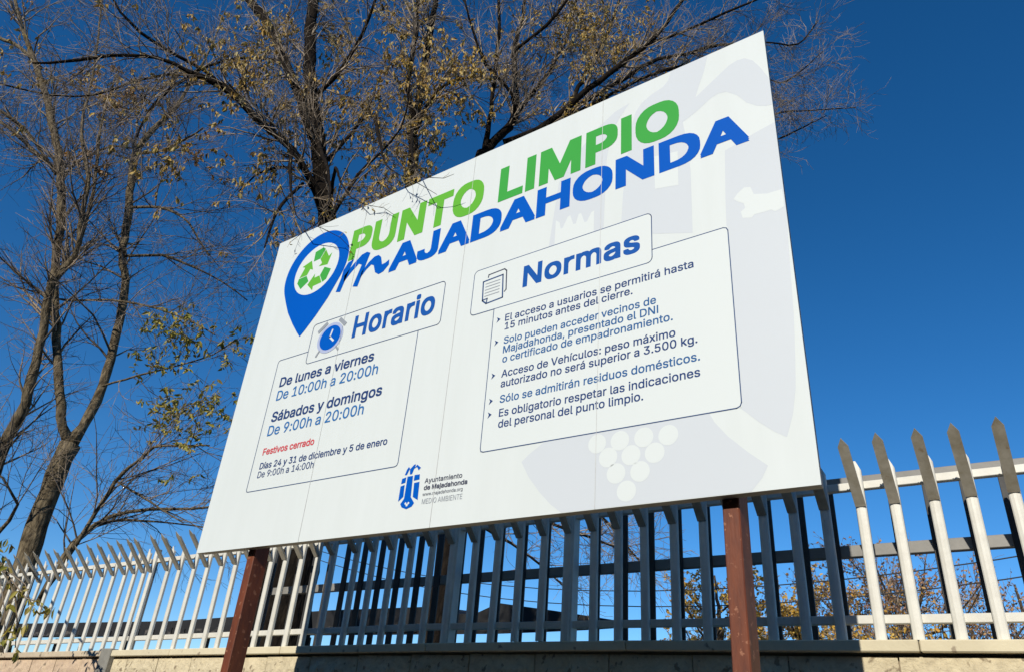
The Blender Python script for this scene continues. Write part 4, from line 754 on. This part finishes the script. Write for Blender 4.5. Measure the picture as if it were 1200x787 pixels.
# title
text('PUNTO', 0.692, 1.522, 0.922, 0.205, M_GREEN1, 'title_text', bold=0.034, lab='light green title letter', letters=True, track=0.012)
text('LIMPIO', 1.708, 1.522, 0.920, 0.205, M_GREEN2, 'title_text', bold=0.034, lab='darker green title letter', letters=True, track=0.012)
text('AJADAHONDA', 1.033, 1.340, 1.868, 0.160, M_BLUE, 'title_text', bold=0.032, lab='bright blue capital letter', letters=True, track=0.0)
MM = [[(0.646, 1.338), (0.683, 1.328), (0.742, 1.520), (0.700, 1.512), (0.672, 1.47), (0.668, 1.42)],
      [(0.690, 1.430), (0.694, 1.385), (0.742, 1.436), (0.79, 1.474), (0.815, 1.46), (0.777, 1.334), (0.815, 1.322), (0.866, 1.520), (0.838, 1.536), (0.80, 1.53), (0.75, 1.49)],
      [(0.826, 1.410), (0.822, 1.372), (0.86, 1.415), (0.892, 1.436), (0.912, 1.425), (0.932, 1.375), (0.962, 1.353), (0.995, 1.360), (1.028, 1.392),
       (1.024, 1.425), (0.998, 1.412), (0.975, 1.410), (0.958, 1.462), (0.935, 1.483), (0.905, 1.482), (0.868, 1.458)]]
flat(MM, 4, M_BLUE, 'script_letter_m')

# map pin with recycling arrows
pin = []
cx0, cy0, R0 = 0.424, 1.560, 0.262
for i in range(49):
    a = math.radians(-28 + (236) * i / 48)
    pin.append((cx0 + R0 * math.cos(a), cy0 + R0 * math.sin(a) * 0.965))
pin += [(0.222, 1.385), (0.262, 1.315), (0.33, 1.225), (0.39, 1.155), (0.422, 1.122), (0.455, 1.155), (0.52, 1.228), (0.588, 1.318)]
flat([pin], 4, M_BLUE, 'map_pin_print')
flat([circ(0.428, 1.560, 0.182, 0.168)], 5, M_FILL, 'pin_white_disc')
def rot(poly, g, s=0.145, c=(0.424, 1.552)):
    return [(c[0] + s * (x * math.cos(g) - y * math.sin(g)), c[1] + s * (x * math.sin(g) + y * math.cos(g))) for x, y in poly]
ARW = [(0.50, -0.78), (0.02, -0.78), (0.02, -0.98), (-0.34, -0.58), (0.02, -0.18), (0.02, -0.38), (0.30, -0.38)]
FLD = [(0.54, -0.78), (0.33, -0.38), (0.52, -0.06), (0.92, -0.30), (0.74, -0.72)]
for k in range(3):
    flat([rot(ARW, math.radians(120 * k + 4))], 6, M_GREEN1, 'recycling_arrow')
    flat([rot(FLD, math.radians(120 * k + 4))], 6, M_GREEN2, 'recycling_arrow_fold')

# headings
text('Horario', 0.850, 1.005, 0.543, 0.128, M_BLUE2, 'heading_text', bold=0.020, letters=True, track=0.01)
text('Normas', 1.893, 0.990, 0.552, 0.108, M_BLUE2, 'heading_text', bold=0.022, letters=True, track=0.01)
# alarm clock
flat([circ(0.682, 1.052, 0.096, 0.088)], 5, M_RIM, 'clock_rim')
flat([circ(0.682, 1.052, 0.077, 0.071)], 6, M_BLUE, 'clock_face')
flat(stroke([(0.690, 1.095), (0.680, 1.055), (0.712, 1.028)], 0.011), 7, M_FILL, 'clock_hands')
flat(stroke([(0.583, 1.112), (0.632, 1.146)], 0.022), 6, M_GREYP, 'clock_bell')
flat(stroke([(0.736, 1.146), (0.778, 1.110)], 0.022), 6, M_GREYP, 'clock_bell')
flat(stroke([(0.618, 0.988), (0.600, 0.962)], 0.012) + stroke([(0.744, 0.986), (0.762, 0.966)], 0.012), 6, M_GREYP, 'clock_foot')
# document icon
flat(stroke([(1.700, 1.102), (1.702, 1.115), (1.788, 1.120), (1.800, 1.108), (1.806, 1.008), (1.798, 1.000)], 0.006), 5, M_TEXTG, 'document_icon_back')
flat(stroke([(1.674, 1.084), (1.680, 0.985), (1.702, 0.965), (1.790, 0.972), (1.782, 1.092), (1.674, 1.086)], 0.007), 5, M_LINE, 'document_icon')
flat(stroke([(1.702, 0.965), (1.706, 0.990), (1.680, 0.988)], 0.006), 5, M_LINE, 'document_icon_fold')
flat([q for i in range(5) for q in stroke([(1.690, 1.069 - i * 0.016), (1.768, 1.070 - i * 0.016)], 0.0045)], 5, M_GREYP, 'document_icon_lines')

# hours
text('De lunes a viernes', 0.348, 0.838, 0.694, 0.056, M_NAVY, 'hours_text', bold=0.016)
text('De 10:00h a 20:00h', 0.349, 0.760, 0.736, 0.056, M_MIDH, 'hours_text', bold=0.008)
text('Sábados y domingos', 0.350, 0.640, 0.788, 0.056, M_NAVY, 'hours_text', bold=0.016)
text('De 9:00h a 20:00h', 0.347, 0.564, 0.690, 0.056, M_MIDH, 'hours_text', bold=0.008)
text('Festivos cerrado', 0.348, 0.462, 0.383, 0.036, M_RED, 'closed_text', bold=0.016)
text('Días 24 y 31 de diciembre y 5 de enero', 0.350, 0.388, 0.876, 0.034, M_NAVY, 'hours_text', bold=0.012)
text('De 9:00h a 14:00h', 0.350, 0.343, 0.412, 0.034, M_NAVY, 'hours_text', bold=0.004)
# rules
RUL = [('El acceso a usuarios se permitirá hasta', 1.815, 0.847, 0.842, M_MID, M_NAVY), ('15 minutos antes del cierre.', 1.817, 0.805, 0.595, None, M_NAVY),
       ('Solo pueden acceder vecinos de', 1.819, 0.737, 0.688, 1, M_MID), ('Majadahonda, presentado el DNI', 1.819, 0.694, 0.696, None, M_MID),
       ('o certificado de empadronamiento.', 1.820, 0.650, 0.750, None, M_MID), ('Acceso de Vehículos: peso máximo', 1.822, 0.583, 0.756, 1, M_NAVY),
       ('autorizado no será superior a 3.500 kg.', 1.823, 0.538, 0.834, None, M_NAVY), ('Sólo se admitirán residuos domésticos.', 1.825, 0.470, 0.838, 1, M_MID),
       ('Es obligatorio respetar las indicaciones', 1.827, 0.411, 0.834, 1, M_NAVY), ('del personal del punto limpio.', 1.828, 0.364, 0.623, None, M_NAVY)]
for body, x, y, w, bl, mt in RUL:
    text(body, x, y, w, 0.034, mt, 'rules_text', bold=0.012)
    if bl is not None:
        flat([[(1.771, y + 0.030), (1.777, y + 0.017), (1.771, y + 0.002), (1.791, y + 0.017)]], 5, M_NAVY, 'arrow_bullet')

# town hall emblem
LM = [[(0.0, 0.0), (0.012, 0.0), (0.026, 0.026), (0.018, 0.034), (0.008, 0.022)], [(0.030, 0.0), (0.042, 0.0), (0.058, 0.040), (0.048, 0.040), (0.026, 0.022)],
      [(0.050, 0.022), (0.066, 0.028), (0.078, 0.012), (0.090, 0.022), (0.078, 0.030), (0.066, 0.038)]]
flat([[(1.362 + a * 0.95, 0.232 + b) for a, b in q] for q in LM], 4, M_BLUE, 'emblem_script')
EM = [[(1.348, 0.196), (1.350, 0.218), (1.372, 0.222), (1.371, 0.199)], [(1.346, 0.122), (1.347, 0.186), (1.369, 0.190), (1.371, 0.140)],
      [(1.379, 0.224), (1.409, 0.224), (1.413, 0.135), (1.436, 0.108), (1.425, 0.094), (1.397, 0.086), (1.370, 0.096), (1.360, 0.110), (1.377, 0.132)],
      [(1.417, 0.202), (1.418, 0.226), (1.446, 0.226), (1.448, 0.204)], [(1.421, 0.192), (1.450, 0.194), (1.453, 0.118), (1.424, 0.134)]]
flat(EM, 4, M_BLUE, 'emblem_shield')
flat([circ(1.397, 0.103, 0.006, n=10), circ(1.389, 0.110, 0.005, n=10), circ(1.405, 0.110, 0.005, n=10)], 5, M_FILL, 'emblem_grapes')
text('Ayuntamiento', 1.479, 0.184, 0.194, 0.020, M_TEXTG, 'emblem_text', bold=0.01)
text('de Majadahonda', 1.479, 0.155, 0.223, 0.020, M_TEXTG, 'emblem_text', bold=0.02)
text('www.majadahonda.org', 1.476, 0.131, 0.206, 0.014, M_TEXTG, 'emblem_text', bold=0.0)
text('MEDIO AMBIENTE', 1.478, 0.098, 0.206, 0.021, M_GREYP, 'emblem_text', bold=0.0)

# ------------------------------------------------------------------ trees
class Soup:
    """numpy accumulator for many small tubes and leaves"""
    def __init__(self): self.V = []; self.Q = []; self.T = []; self.n = 0
    def tubes(self, P, Rr, sides):
        # P: (N, K, 3) polylines, Rr: (N, K)
        N, K, _ = P.shape
        if N == 0: return
        t = np.gradient(P, axis=1); t /= np.linalg.norm(t, axis=2, keepdims=True) + 1e-9
        ref = np.tile(np.array([0.31, 0.17, 0.93]), (N, K, 1))
        a = np.cross(t, ref); a /= np.linalg.norm(a, axis=2, keepdims=True) + 1e-9
        b = np.cross(t, a)
        ang = np.arange(sides) * 2 * np.pi / sides
        ring = P[:, :, None, :] + Rr[:, :, None, None] * (a[:, :, None, :] * np.cos(ang)[None, None, :, None] + b[:, :, None, :] * np.sin(ang)[None, None, :, None])
        idx = np.arange(N * K * sides).reshape(N, K, sides) + self.n
        i0 = idx[:, :-1, :]; i1 = idx[:, 1:, :]
        q = np.stack([i0, np.roll(i0, -1, 2), np.roll(i1, -1, 2), i1], -1).reshape(-1, 4)
        self.V.append(ring.reshape(-1, 3)); self.Q.append(q); self.n += N * K * sides
    def leaves(self, P, D_, L, W, up=None):
        # each leaf: a folded rhombus, 6 points / 4 faces kept to two quads along the rib
        N = len(P)
        if N == 0: return
        D_ = D_ / (np.linalg.norm(D_, axis=1, keepdims=True) + 1e-9)
        rv = RNG.normal(size=(N, 3)); s = np.cross(D_, rv); s /= np.linalg.norm(s, axis=1, keepdims=True) + 1e-9
        nn = np.cross(s, D_)
        L = L[:, None]; W = W[:, None]
        base = P; tip = P + D_ * L + nn * L * -0.12
        m1 = P + D_ * L * 0.35 + s * W * 0.5 + nn * W * 0.22
        m2 = P + D_ * L * 0.72 + s * W * 0.34 + nn * W * 0.10
        m3 = P + D_ * L * 0.72 - s * W * 0.34 + nn * W * 0.10
        m4 = P + D_ * L * 0.35 - s * W * 0.5 + nn * W * 0.22
        V = np.stack([base, m1, m2, tip, m3, m4], 1).reshape(-1, 3)
        i = np.arange(N)[:, None] * 6 + self.n
        self.Q.append(np.concatenate([i + np.array([[0, 1, 2, 3]]), i + np.array([[0, 3, 4, 5]])], 0))
        self.V.append(V); self.n += N * 6
    def build(self, name, mat, parent, inv, smooth=False):
        if not self.V: return None
        V = np.concatenate(self.V).astype(np.float32); Q = np.concatenate(self.Q).astype(np.int32)
        me = bpy.data.meshes.new(name)
        me.vertices.add(len(V)); me.vertices.foreach_set('co', V.ravel())
        me.loops.add(Q.size); me.loops.foreach_set('vertex_index', Q.ravel())
        me.polygons.add(len(Q)); me.polygons.foreach_set('loop_start', np.arange(len(Q), dtype=np.int32) * 4)
        try: me.polygons.foreach_set('loop_total', np.full(len(Q), 4, dtype=np.int32))
        except Exception: pass
        me.update(calc_edges=True); me.materials.append(mat)
        if smooth: me.polygons.foreach_set('use_smooth', np.ones(len(Q), dtype=bool))
        o = link(name, me, parent, inv); o['kind'] = 'stuff'
        return o

def unit(v): return v / (np.linalg.norm(v, axis=-1, keepdims=True) + 1e-9)

def resample(pts, rr, step):
    """smooth (Catmull-Rom) a measured path"""
    P = np.array(pts); R_ = np.array(rr)
    if len(P) < 3:
        return P, R_
    E = np.vstack([2 * P[0] - P[1], P, 2 * P[-1] - P[-2]])
    out = []; ro = []
    for i in range(1, len(E) - 2):
        seg = np.linalg.norm(E[i + 1] - E[i]); k = max(1, int(seg / step))
        for j in range(k):
            t = j / k
            a, b, c, d = E[i - 1], E[i], E[i + 1], E[i + 2]
            out.append(0.5 * ((2 * b) + (-a + c) * t + (2 * a - 5 * b + 4 * c - d) * t * t + (-a + 3 * b - 3 * c + d) * t ** 3))
            ro.append(R_[i - 1] * (1 - t) + R_[i] * t)
    out.append(P[-1]); ro.append(R_[-1])
    return np.array(out), np.array(ro)

def spawn(P, Rr, spacing, length, ang=(25, 60), up=0.25, K=5, rmax=None, wob=0.10, bias=None, lvar=(0.45, 1.15), rfrac=0.55, tip=0.0014):
    """side shoots along every polyline of P (N,K,3)"""
    outP = []; outR = []
    for n in range(len(P)):
        p = P[n]; r = Rr[n]
        seg = np.linalg.norm(np.diff(p, axis=0), axis=1); tot = seg.sum()
        cnt = RNG.poisson(tot / spacing)
        if cnt == 0: continue
        cum = np.concatenate([[0], np.cumsum(seg)])
        s = RNG.uniform(0.12, 1.0, cnt) * tot
        for q in s:
            i = min(len(seg) - 1, np.searchsorted(cum, q) - 1); i = max(i, 0)
            f = (q - cum[i]) / max(seg[i], 1e-6)
            o = p[i] * (1 - f) + p[i + 1] * f; rad = r[i] * (1 - f) + r[i + 1] * f
            t = unit(p[i + 1] - p[i])
            pr = RNG.normal(size=3); pr -= pr.dot(t) * t; pr = unit(pr)
            a = math.radians(RNG.uniform(*ang))
            d = t * math.cos(a) + pr * math.sin(a) + np.array([0, 0, up * RNG.uniform(0.2, 1.2)])
            if bias is not None: d = d + bias
            d = unit(d)
            Ln = length * RNG.uniform(*lvar) * (1.15 - 0.55 * q / tot)
            st = Ln / (K - 1); pts = [o]; dd = d.copy()
            for k in range(K - 1):
                dd = unit(dd + RNG.normal(size=3) * wob + np.array([0, 0, up * 0.12]))
                pts.append(pts[-1] + dd * st)
            r0 = min(rad * rfrac, (rmax or 9)) ; r0 = max(r0, tip * 1.3)
            outP.append(pts); outR.append(np.linspace(r0, tip, K))
    if not outP: return np.zeros((0, K, 3)), np.zeros((0, K))
    return np.array(outP), np.array(outR)

CAMP = np.array(CAM_LOC)
def clear_of_sign(P):
    """a branch that would poke through the board or the fence line is pruned away"""
    mid = P.reshape(len(P), -1, 3)
    bad = ((mid[:, :, 0] > -0.25) & (mid[:, :, 0] < 3.2) & (mid[:, :, 1] < 0.45) & (mid[:, :, 1] > -2.6)).any(1)
    return ~bad

def uv_of(P):
    d = P - CAMP; z = d @ np.array(Fv)
    return 600 + 869.4 * (d @ np.array(Rv)) / z, 393.5 - 869.4 * (d @ np.array(Uv)) / z, z

def grow_tree(name, label, cat, paths, bark, twigmat, lv, leaf=None, group=None, trunk_n=1, prune=True, keep_sky=None, nbare=0):
    base = paths[0][0]
    root = empty(name, (base[0], base[1], 0.0)); tag(root, label, cat, group)
    inv = (-base[0], -base[1], 0.0)
    all_P = []; all_R = []
    for i, pth in enumerate(paths):
        P, R_ = resample([q[:3] for q in pth], [q[3] for q in pth], 0.16)
        if i == 0 and trunk_n:
            g0 = P[0].copy(); g0[2] = -0.05
            if P[0][2] > 0.1:
                k = max(2, int(P[0][2] / 0.3))
                ext = np.linspace(g0, P[0], k + 1)[:-1]
                P = np.vstack([ext, P]); R_ = np.concatenate([np.linspace(R_[0] * 1.25, R_[0], k), R_])
        # slight crookedness
        w = RNG.normal(size=P.shape) * np.minimum(R_, 0.03)[:, None] * 0.22; w[0] = 0
        P = P + w
        sides = 12 if R_.max() > 0.05 else 7 if R_.max() > 0.02 else 5
        rr = R_ * (1 + RNG.normal(size=len(R_)) * 0.035)
        MB().tube(P, rr, sides).build('trunk' if i < trunk_n else 'limb', bark if R_[0] > 0.013 else twigmat, root, smooth=True, loc=inv)
        all_P.append(P); all_R.append(R_)
    tw = Soup()
    last = len(all_P) - nbare
    cur = [(p, r) for p, r in zip(all_P[trunk_n:last], all_R[trunk_n:last])]
    Pl = [p for p, r in cur]; Rl = [r for p, r in cur]
    ends = []
    for L_ in lv:
        NP, NR = spawn(Pl, Rl, **{k: v for k, v in L_.items() if k != 'sides'})
        if prune and len(NP):
            ok = clear_of_sign(NP); NP, NR = NP[ok], NR[ok]
        if keep_sky is not None and len(NP):
            ok = keep_sky(NP); NP, NR = NP[ok], NR[ok]
        tw.tubes(NP, NR, L_.get('sides', 3))
        Pl = list(NP); Rl = list(NR); ends.append((NP, NR))
    bare_src = None
    if nbare:
        Bp = [p[int(len(p) * 0.62):] for p in all_P[last:]]; Br = [r[int(len(r) * 0.62):] for r in all_R[last:]]
        NP, NR = spawn(Bp, Br, spacing=0.075, length=0.16, ang=(30, 70), up=-0.25, K=5, rmax=0.0016, wob=0.2, tip=0.0008)
        tw.tubes(NP, NR, 3); bare_src = NP
    tw.build('twigs', twigmat, root, inv)
    if leaf:
        for lf in leaf:
            src = np.concatenate([ends[i][0] for i in lf['levels']]) if lf['levels'] else bare_src
            if lf.get('mask') is not None and len(src):
                src = src[lf['mask'](src)]
            sp = Soup()
            if len(src):
                # leaves hang in loose bunches: a cluster density field decides which twigs carry them
                c = src.mean(1)
                ph = RNG.uniform(0, 6, 3)
                fld = np.sin(c[:, 0] * lf['freq'] + ph[0]) + np.sin(c[:, 1] * lf['freq'] * 1.1 + ph[1]) + np.sin(c[:, 2] * lf['freq'] * 0.9 + ph[2]) + RNG.normal(size=len(c)) * 0.5
                if lf.get('bunches'):
                    keep = np.zeros(len(src), bool)
                    for bx, by, bz, br in lf['bunches']:
                        dd = np.linalg.norm(c - np.array([bx, by, bz]), axis=1)
                        near = dd < br
                        if near.sum() < 6: near = dd < br * 1.5
                        keep |= near & (RNG.random(len(c)) < lf.get('fill', 1.0))
                    src = src[keep | (fld > lf['thr'])]
                else:
                    src = src[fld > lf['thr']]
                if len(src) > lf['max']: src = src[RNG.choice(len(src), lf['max'], replace=False)]
                per = lf['per']
                if len(src):
                    K = src.shape[1]
                    pos = RNG.uniform(0.25, 1.0, (len(src), per)) * (K - 1)
                    i0 = np.minimum(pos.astype(int), K - 2); f = (pos - i0)[..., None]
                    ii = np.arange(len(src))[:, None]
                    P = (src[ii, i0] * (1 - f) + src[ii, i0 + 1] * f).reshape(-1, 3)
                    Dv = RNG.normal(size=P.shape) * 0.55 + np.array([0, 0, -lf['droop']])
                    Ln = RNG.uniform(*lf['size'], len(P))
                    sp.leaves(P, Dv, Ln, Ln * lf.get('wr', 0.42))
            sp.build(lf.get('name', 'leaves'), lf['mat'], root, inv)
    return root

# pieces of crown are kept by where they stand (board coordinates in metres)
slim_lv = [dict(spacing=0.145, length=1.4, ang=(28, 62), up=0.28, K=7, rmax=0.016, wob=0.13, sides=4, rfrac=0.45),
           dict(spacing=0.13, length=0.65, ang=(25, 60), up=0.10, K=5, rmax=0.0062, wob=0.14, sides=3, tip=0.0018),
           dict(spacing=0.19, length=0.30, ang=(25, 65), up=0.00, K=5, rmax=0.0032, wob=0.14, sides=3, tip=0.0016)]
grow_tree('slim_tree', 'grey barked tree at far left forking into three slim stems behind the fence', 'tree', TREE_PATHS['slim'] + TREE_PATHS['droop'],
          M_BARK1, M_TWIG1, slim_lv, nbare=len(TREE_PATHS['droop']),
          leaf=[dict(levels=[2], bunches=LEAF_BUNCHES['rust'], freq=1.9, thr=9, max=420, per=7, droop=0.6, size=(0.05, 0.085), mat=M_LEAFO, name='rusty_leaves'),
                dict(levels=[], freq=1.0, thr=-9, max=160, per=5, droop=0.9, size=(0.035, 0.075), mat=M_LEAFG, name='drooping_leaves'),
                dict(levels=[2], bunches=LEAF_BUNCHES['green'], freq=2.3, thr=9, max=1100, per=8, droop=0.6, size=(0.03, 0.09), mat=M_LEAFG, name='green_leaves')])
dark_lv = [dict(spacing=0.125, length=1.2, ang=(28, 65), up=0.18, K=7, rmax=0.016, wob=0.15, sides=4, rfrac=0.45),
           dict(spacing=0.105, length=0.58, ang=(25, 65), up=0.0, K=5, rmax=0.006, wob=0.16, sides=3, tip=0.0018),
           dict(spacing=0.15, length=0.26, ang=(25, 65), up=-0.1, K=5, rmax=0.0032, wob=0.16, sides=3, tip=0.0016)]
grow_tree('dark_tree', 'thick black barked tree with ochre leaves rising behind the sign', 'tree', TREE_PATHS['dark'] + TREE_PATHS['over'],
          M_BARK2, M_TWIG2, dark_lv, nbare=len(TREE_PATHS['over']),
          leaf=[dict(levels=[2], bunches=LEAF_BUNCHES['ochre'], fill=0.7, freq=3.4, thr=1.05, max=4600, per=7, droop=1.4, size=(0.025, 0.085), mat=M_LEAFB, name='ochre_leaves'),
                dict(levels=[], freq=1.0, thr=-9, max=26, per=2, droop=0.9, size=(0.022, 0.04), mat=M_LEAFB, name='overhanging_leaves')])
spread_lv = [dict(spacing=0.11, length=0.95, ang=(22, 55), up=0.18, K=7, rmax=0.015, wob=0.15, sides=4, rfrac=0.45),
             dict(spacing=0.11, length=0.55, ang=(22, 60), up=0.05, K=5, rmax=0.006, wob=0.16, sides=3, tip=0.0018),
             dict(spacing=0.14, length=0.26, ang=(25, 60), up=0.0, K=5, rmax=0.0032, wob=0.16, sides=3, tip=0.0016)]
grow_tree('spreading_tree', 'brown twiggy tree whose bare branches sweep right above the sign', 'tree', TREE_PATHS['spread'],
          M_BARK2, M_TWIG2, spread_lv,
          leaf=[dict(levels=[1, 2], mask=lambda s: (s.mean(1)[:, 0] < 0.8) & (s.mean(1)[:, 2] > 6.0), freq=2.6, thr=0.7, max=1100, per=5, droop=1.0, size=(0.035, 0.07), mat=M_LEAFB, name='ochre_leaves')])

def far_tree(name, label, x, y, h, rad, bark, twig, leafmat, nlimb, leafmax, seed, per=5, size=(0.07, 0.13), z0=0.28, group=None):
    global RNG
    keep = RNG; RNG = np.random.default_rng(seed)
    paths = [[(x, y, 0.0, 0.16), (x + 0.1, y, h * 0.3, 0.13), (x - 0.05, y + 0.1, h * 0.55, 0.10), (x + 0.05, y, h * 0.8, 0.05), (x, y, h, 0.02)]]
    for i in range(nlimb):
        z = h * (z0 + (0.85 - z0) * (i + 0.5) / nlimb); a = i * 2.4 + RNG.uniform(-.4, .4)
        ln = rad * (1.15 - 0.75 * (z / h - z0) / (1 - z0)) * RNG.uniform(0.75, 1.1)
        d = np.array([math.cos(a), math.sin(a), 0.0])
        p0 = np.array([x, y, z]); p1 = p0 + d * ln * 0.5 + np.array([0, 0, ln * 0.30]); p2 = p0 + d * ln + np.array([0, 0, ln * 0.85])
        r0 = 0.05 * (1 - z / h) + 0.02
        paths.append([(*p0, r0), (*p1, r0 * 0.6), (*p2, 0.008)])
    lv = [dict(spacing=0.13, length=rad * 0.6, ang=(25, 55), up=0.3, K=5, rmax=0.018, wob=0.12, sides=3, tip=0.004),
          dict(spacing=0.12, length=rad * 0.28, ang=(25, 60), up=0.15, K=5, rmax=0.008, wob=0.14, sides=3, tip=0.003)]
    t = grow_tree(name, label, 'tree', paths, bark, twig, lv, prune=False, group=group,
                  leaf=[dict(levels=[0, 1], freq=1.6, thr=-2.2, max=leafmax, per=per, droop=0.2, size=size, wr=0.6, mat=leafmat)])
    RNG = keep
    return t
far_tree('golden_tree', 'golden leaved tree seen low through the fence, left of the right post', -2.85, 14.4, 5.15, 1.25, M_BARK3, M_TWIG2, M_LEAFY, 14, 900, 3, per=6, size=(0.05, 0.10), z0=0.5)
far_tree('golden_tree', 'golden leaved tree seen low through the fence, right of the right post', -1.85, 17.4, 5.7, 1.4, M_BARK3, M_TWIG2, M_LEAFY, 14, 900, 4, per=6, size=(0.06, 0.11), z0=0.5)
far_tree('russet_tree', 'thin russet leaved tree behind the lit pickets at the right', 0.95, 14.8, 5.25, 1.9, M_BARK3, M_TWIG2, M_LEAFR, 13, 1500, 5, per=3, size=(0.045, 0.085), z0=0.5)
far_tree('golden_bush', 'low golden bush at the foot of the russet tree behind the pickets', 0.6, 13.2, 3.45, 1.5, M_BARK3, M_TWIG2, M_LEAFY, 12, 700, 8, per=4, size=(0.05, 0.09), z0=0.5)
far_tree('russet_tree', 'russet and gold tree at the right edge of the photo', 2.6, 18.5, 5.5, 1.5, M_BARK3, M_TWIG2, M_LEAFR, 12, 600, 6, per=3, size=(0.05, 0.10), z0=0.5)

# ------------------------------------------------------------------ canopy of the recycling yard
can = empty('yard_canopy', (-9, 10, 0)); tag(can, 'low dark canopy roof on posts seen through the fence', 'canopy')
cinv = (9, -10, 0)
m = MB()
XR, XL = -1.95, -34
prof = [(XL, 3.46, 3.06), (-22, 3.44, 3.06), (-13.3, 3.385, 3.06), (-8, 3.50, 3.05), (-5.4, 3.50, 3.05), (-4.9, 3.37, 3.05), (-4.5, 3.37, 3.05), (-4.05, 3.52, 3.05), (-3.0, 3.38, 3.08), (XR, 3.22, 3.19)]
vs = []
for px__, zt, zb in prof: vs += [(px__, 8, zt), (px__, 9.2, zt + 0.10), (px__, 8, zb), (px__, 9.2, zb + 0.19)]
fs = []
for k in range(len(prof) - 1):
    a, c = 4 * k, 4 * k + 4
    fs += [(a, c, c + 1, a + 1), (a + 2, a + 3, c + 3, c + 2), (a, a + 2, c + 2, c), (a + 1, c + 1, c + 3, a + 3)]
fs += [(0, 1, 3, 2), (c, c + 2, c + 3, c + 1)]
m.add(vs, fs)
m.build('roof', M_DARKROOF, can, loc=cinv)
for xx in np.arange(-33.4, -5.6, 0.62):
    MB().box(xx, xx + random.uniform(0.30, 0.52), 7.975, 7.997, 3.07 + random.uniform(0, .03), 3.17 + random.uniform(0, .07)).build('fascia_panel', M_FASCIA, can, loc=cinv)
for i, xx in enumerate(np.arange(-33, -2.4, 3.4)):
    MB().box(xx - .06, xx + .06, 8.5, 8.62, 0.0, 3.10).build('canopy_post', M_STEEL, can, loc=cinv)

# ------------------------------------------------------------------ overhead cables
def cable(a, b, sag, lab, r=0.011):
    P = []
    for i in range(25):
        t = i / 24; P.append((a[0] + (b[0] - a[0]) * t, a[1] + (b[1] - a[1]) * t, a[2] + (b[2] - a[2]) * t - sag * 4 * t * (1 - t)))
    o = MB().tube(P, r, 5).build('overhead_cable', M_CABLE, smooth=True)
    tag(o, lab, 'cable', 'cables crossing the sky behind the fence')
cable((-16, 12.0, 6.6), (14, 12.0, 7.4), 2.6, 'upper thin cable crossing the sky behind the fence at right')
cable((-16, 12.3, 6.35), (14, 12.3, 7.15), 2.6, 'lower thin cable crossing the sky behind the fence at right')

# ------------------------------------------------------------------ wood added out of view behind the camera, blocking low sky to darken shade
wd = Soup()
_rng = RNG; RNG = np.random.default_rng(21)
for i in range(46):
    cx = -46 + i * 2.1 + RNG.uniform(-.5, .5); cy = -22 + RNG.uniform(-1.5, 1.5); hh = RNG.uniform(13.0, 14.2)
    P = np.array([[(cx, cy, 0), (cx, cy, hh * 0.3), (cx, cy, hh * 0.6), (cx, cy, hh)]], float)
    wd.tubes(P, np.array([[1.9, 1.9, 1.6, 0.5]]), 7)
    zz = RNG.uniform(0.05, 1, 170) * hh; aa = RNG.uniform(0, 6.28, 170); rr_ = (1.0 - zz / hh) * 1.9 + 0.35
    Pt = np.stack([cx + np.cos(aa) * rr_ * 0.9, cy + np.sin(aa) * rr_ * 0.9, zz], 1)
    Dd = np.stack([np.cos(aa), np.sin(aa), np.full(170, -0.35)], 1)
    wd.leaves(Pt, Dd, RNG.uniform(0.7, 1.3, 170), RNG.uniform(0.4, 0.8, 170))
RNG = _rng
M_SKY_BLOCKER = surf('sky_blocker_green', (0.035, 0.05, 0.022), (0.02, 0.03, 0.014), scale=1.5, rough=0.9)
blocker_trees = wd.build('sky_blocker_trees', M_SKY_BLOCKER, None, (0, 0, 0)); tag(blocker_trees, 'unseen evergreen belt added to block low sky and darken the shade')
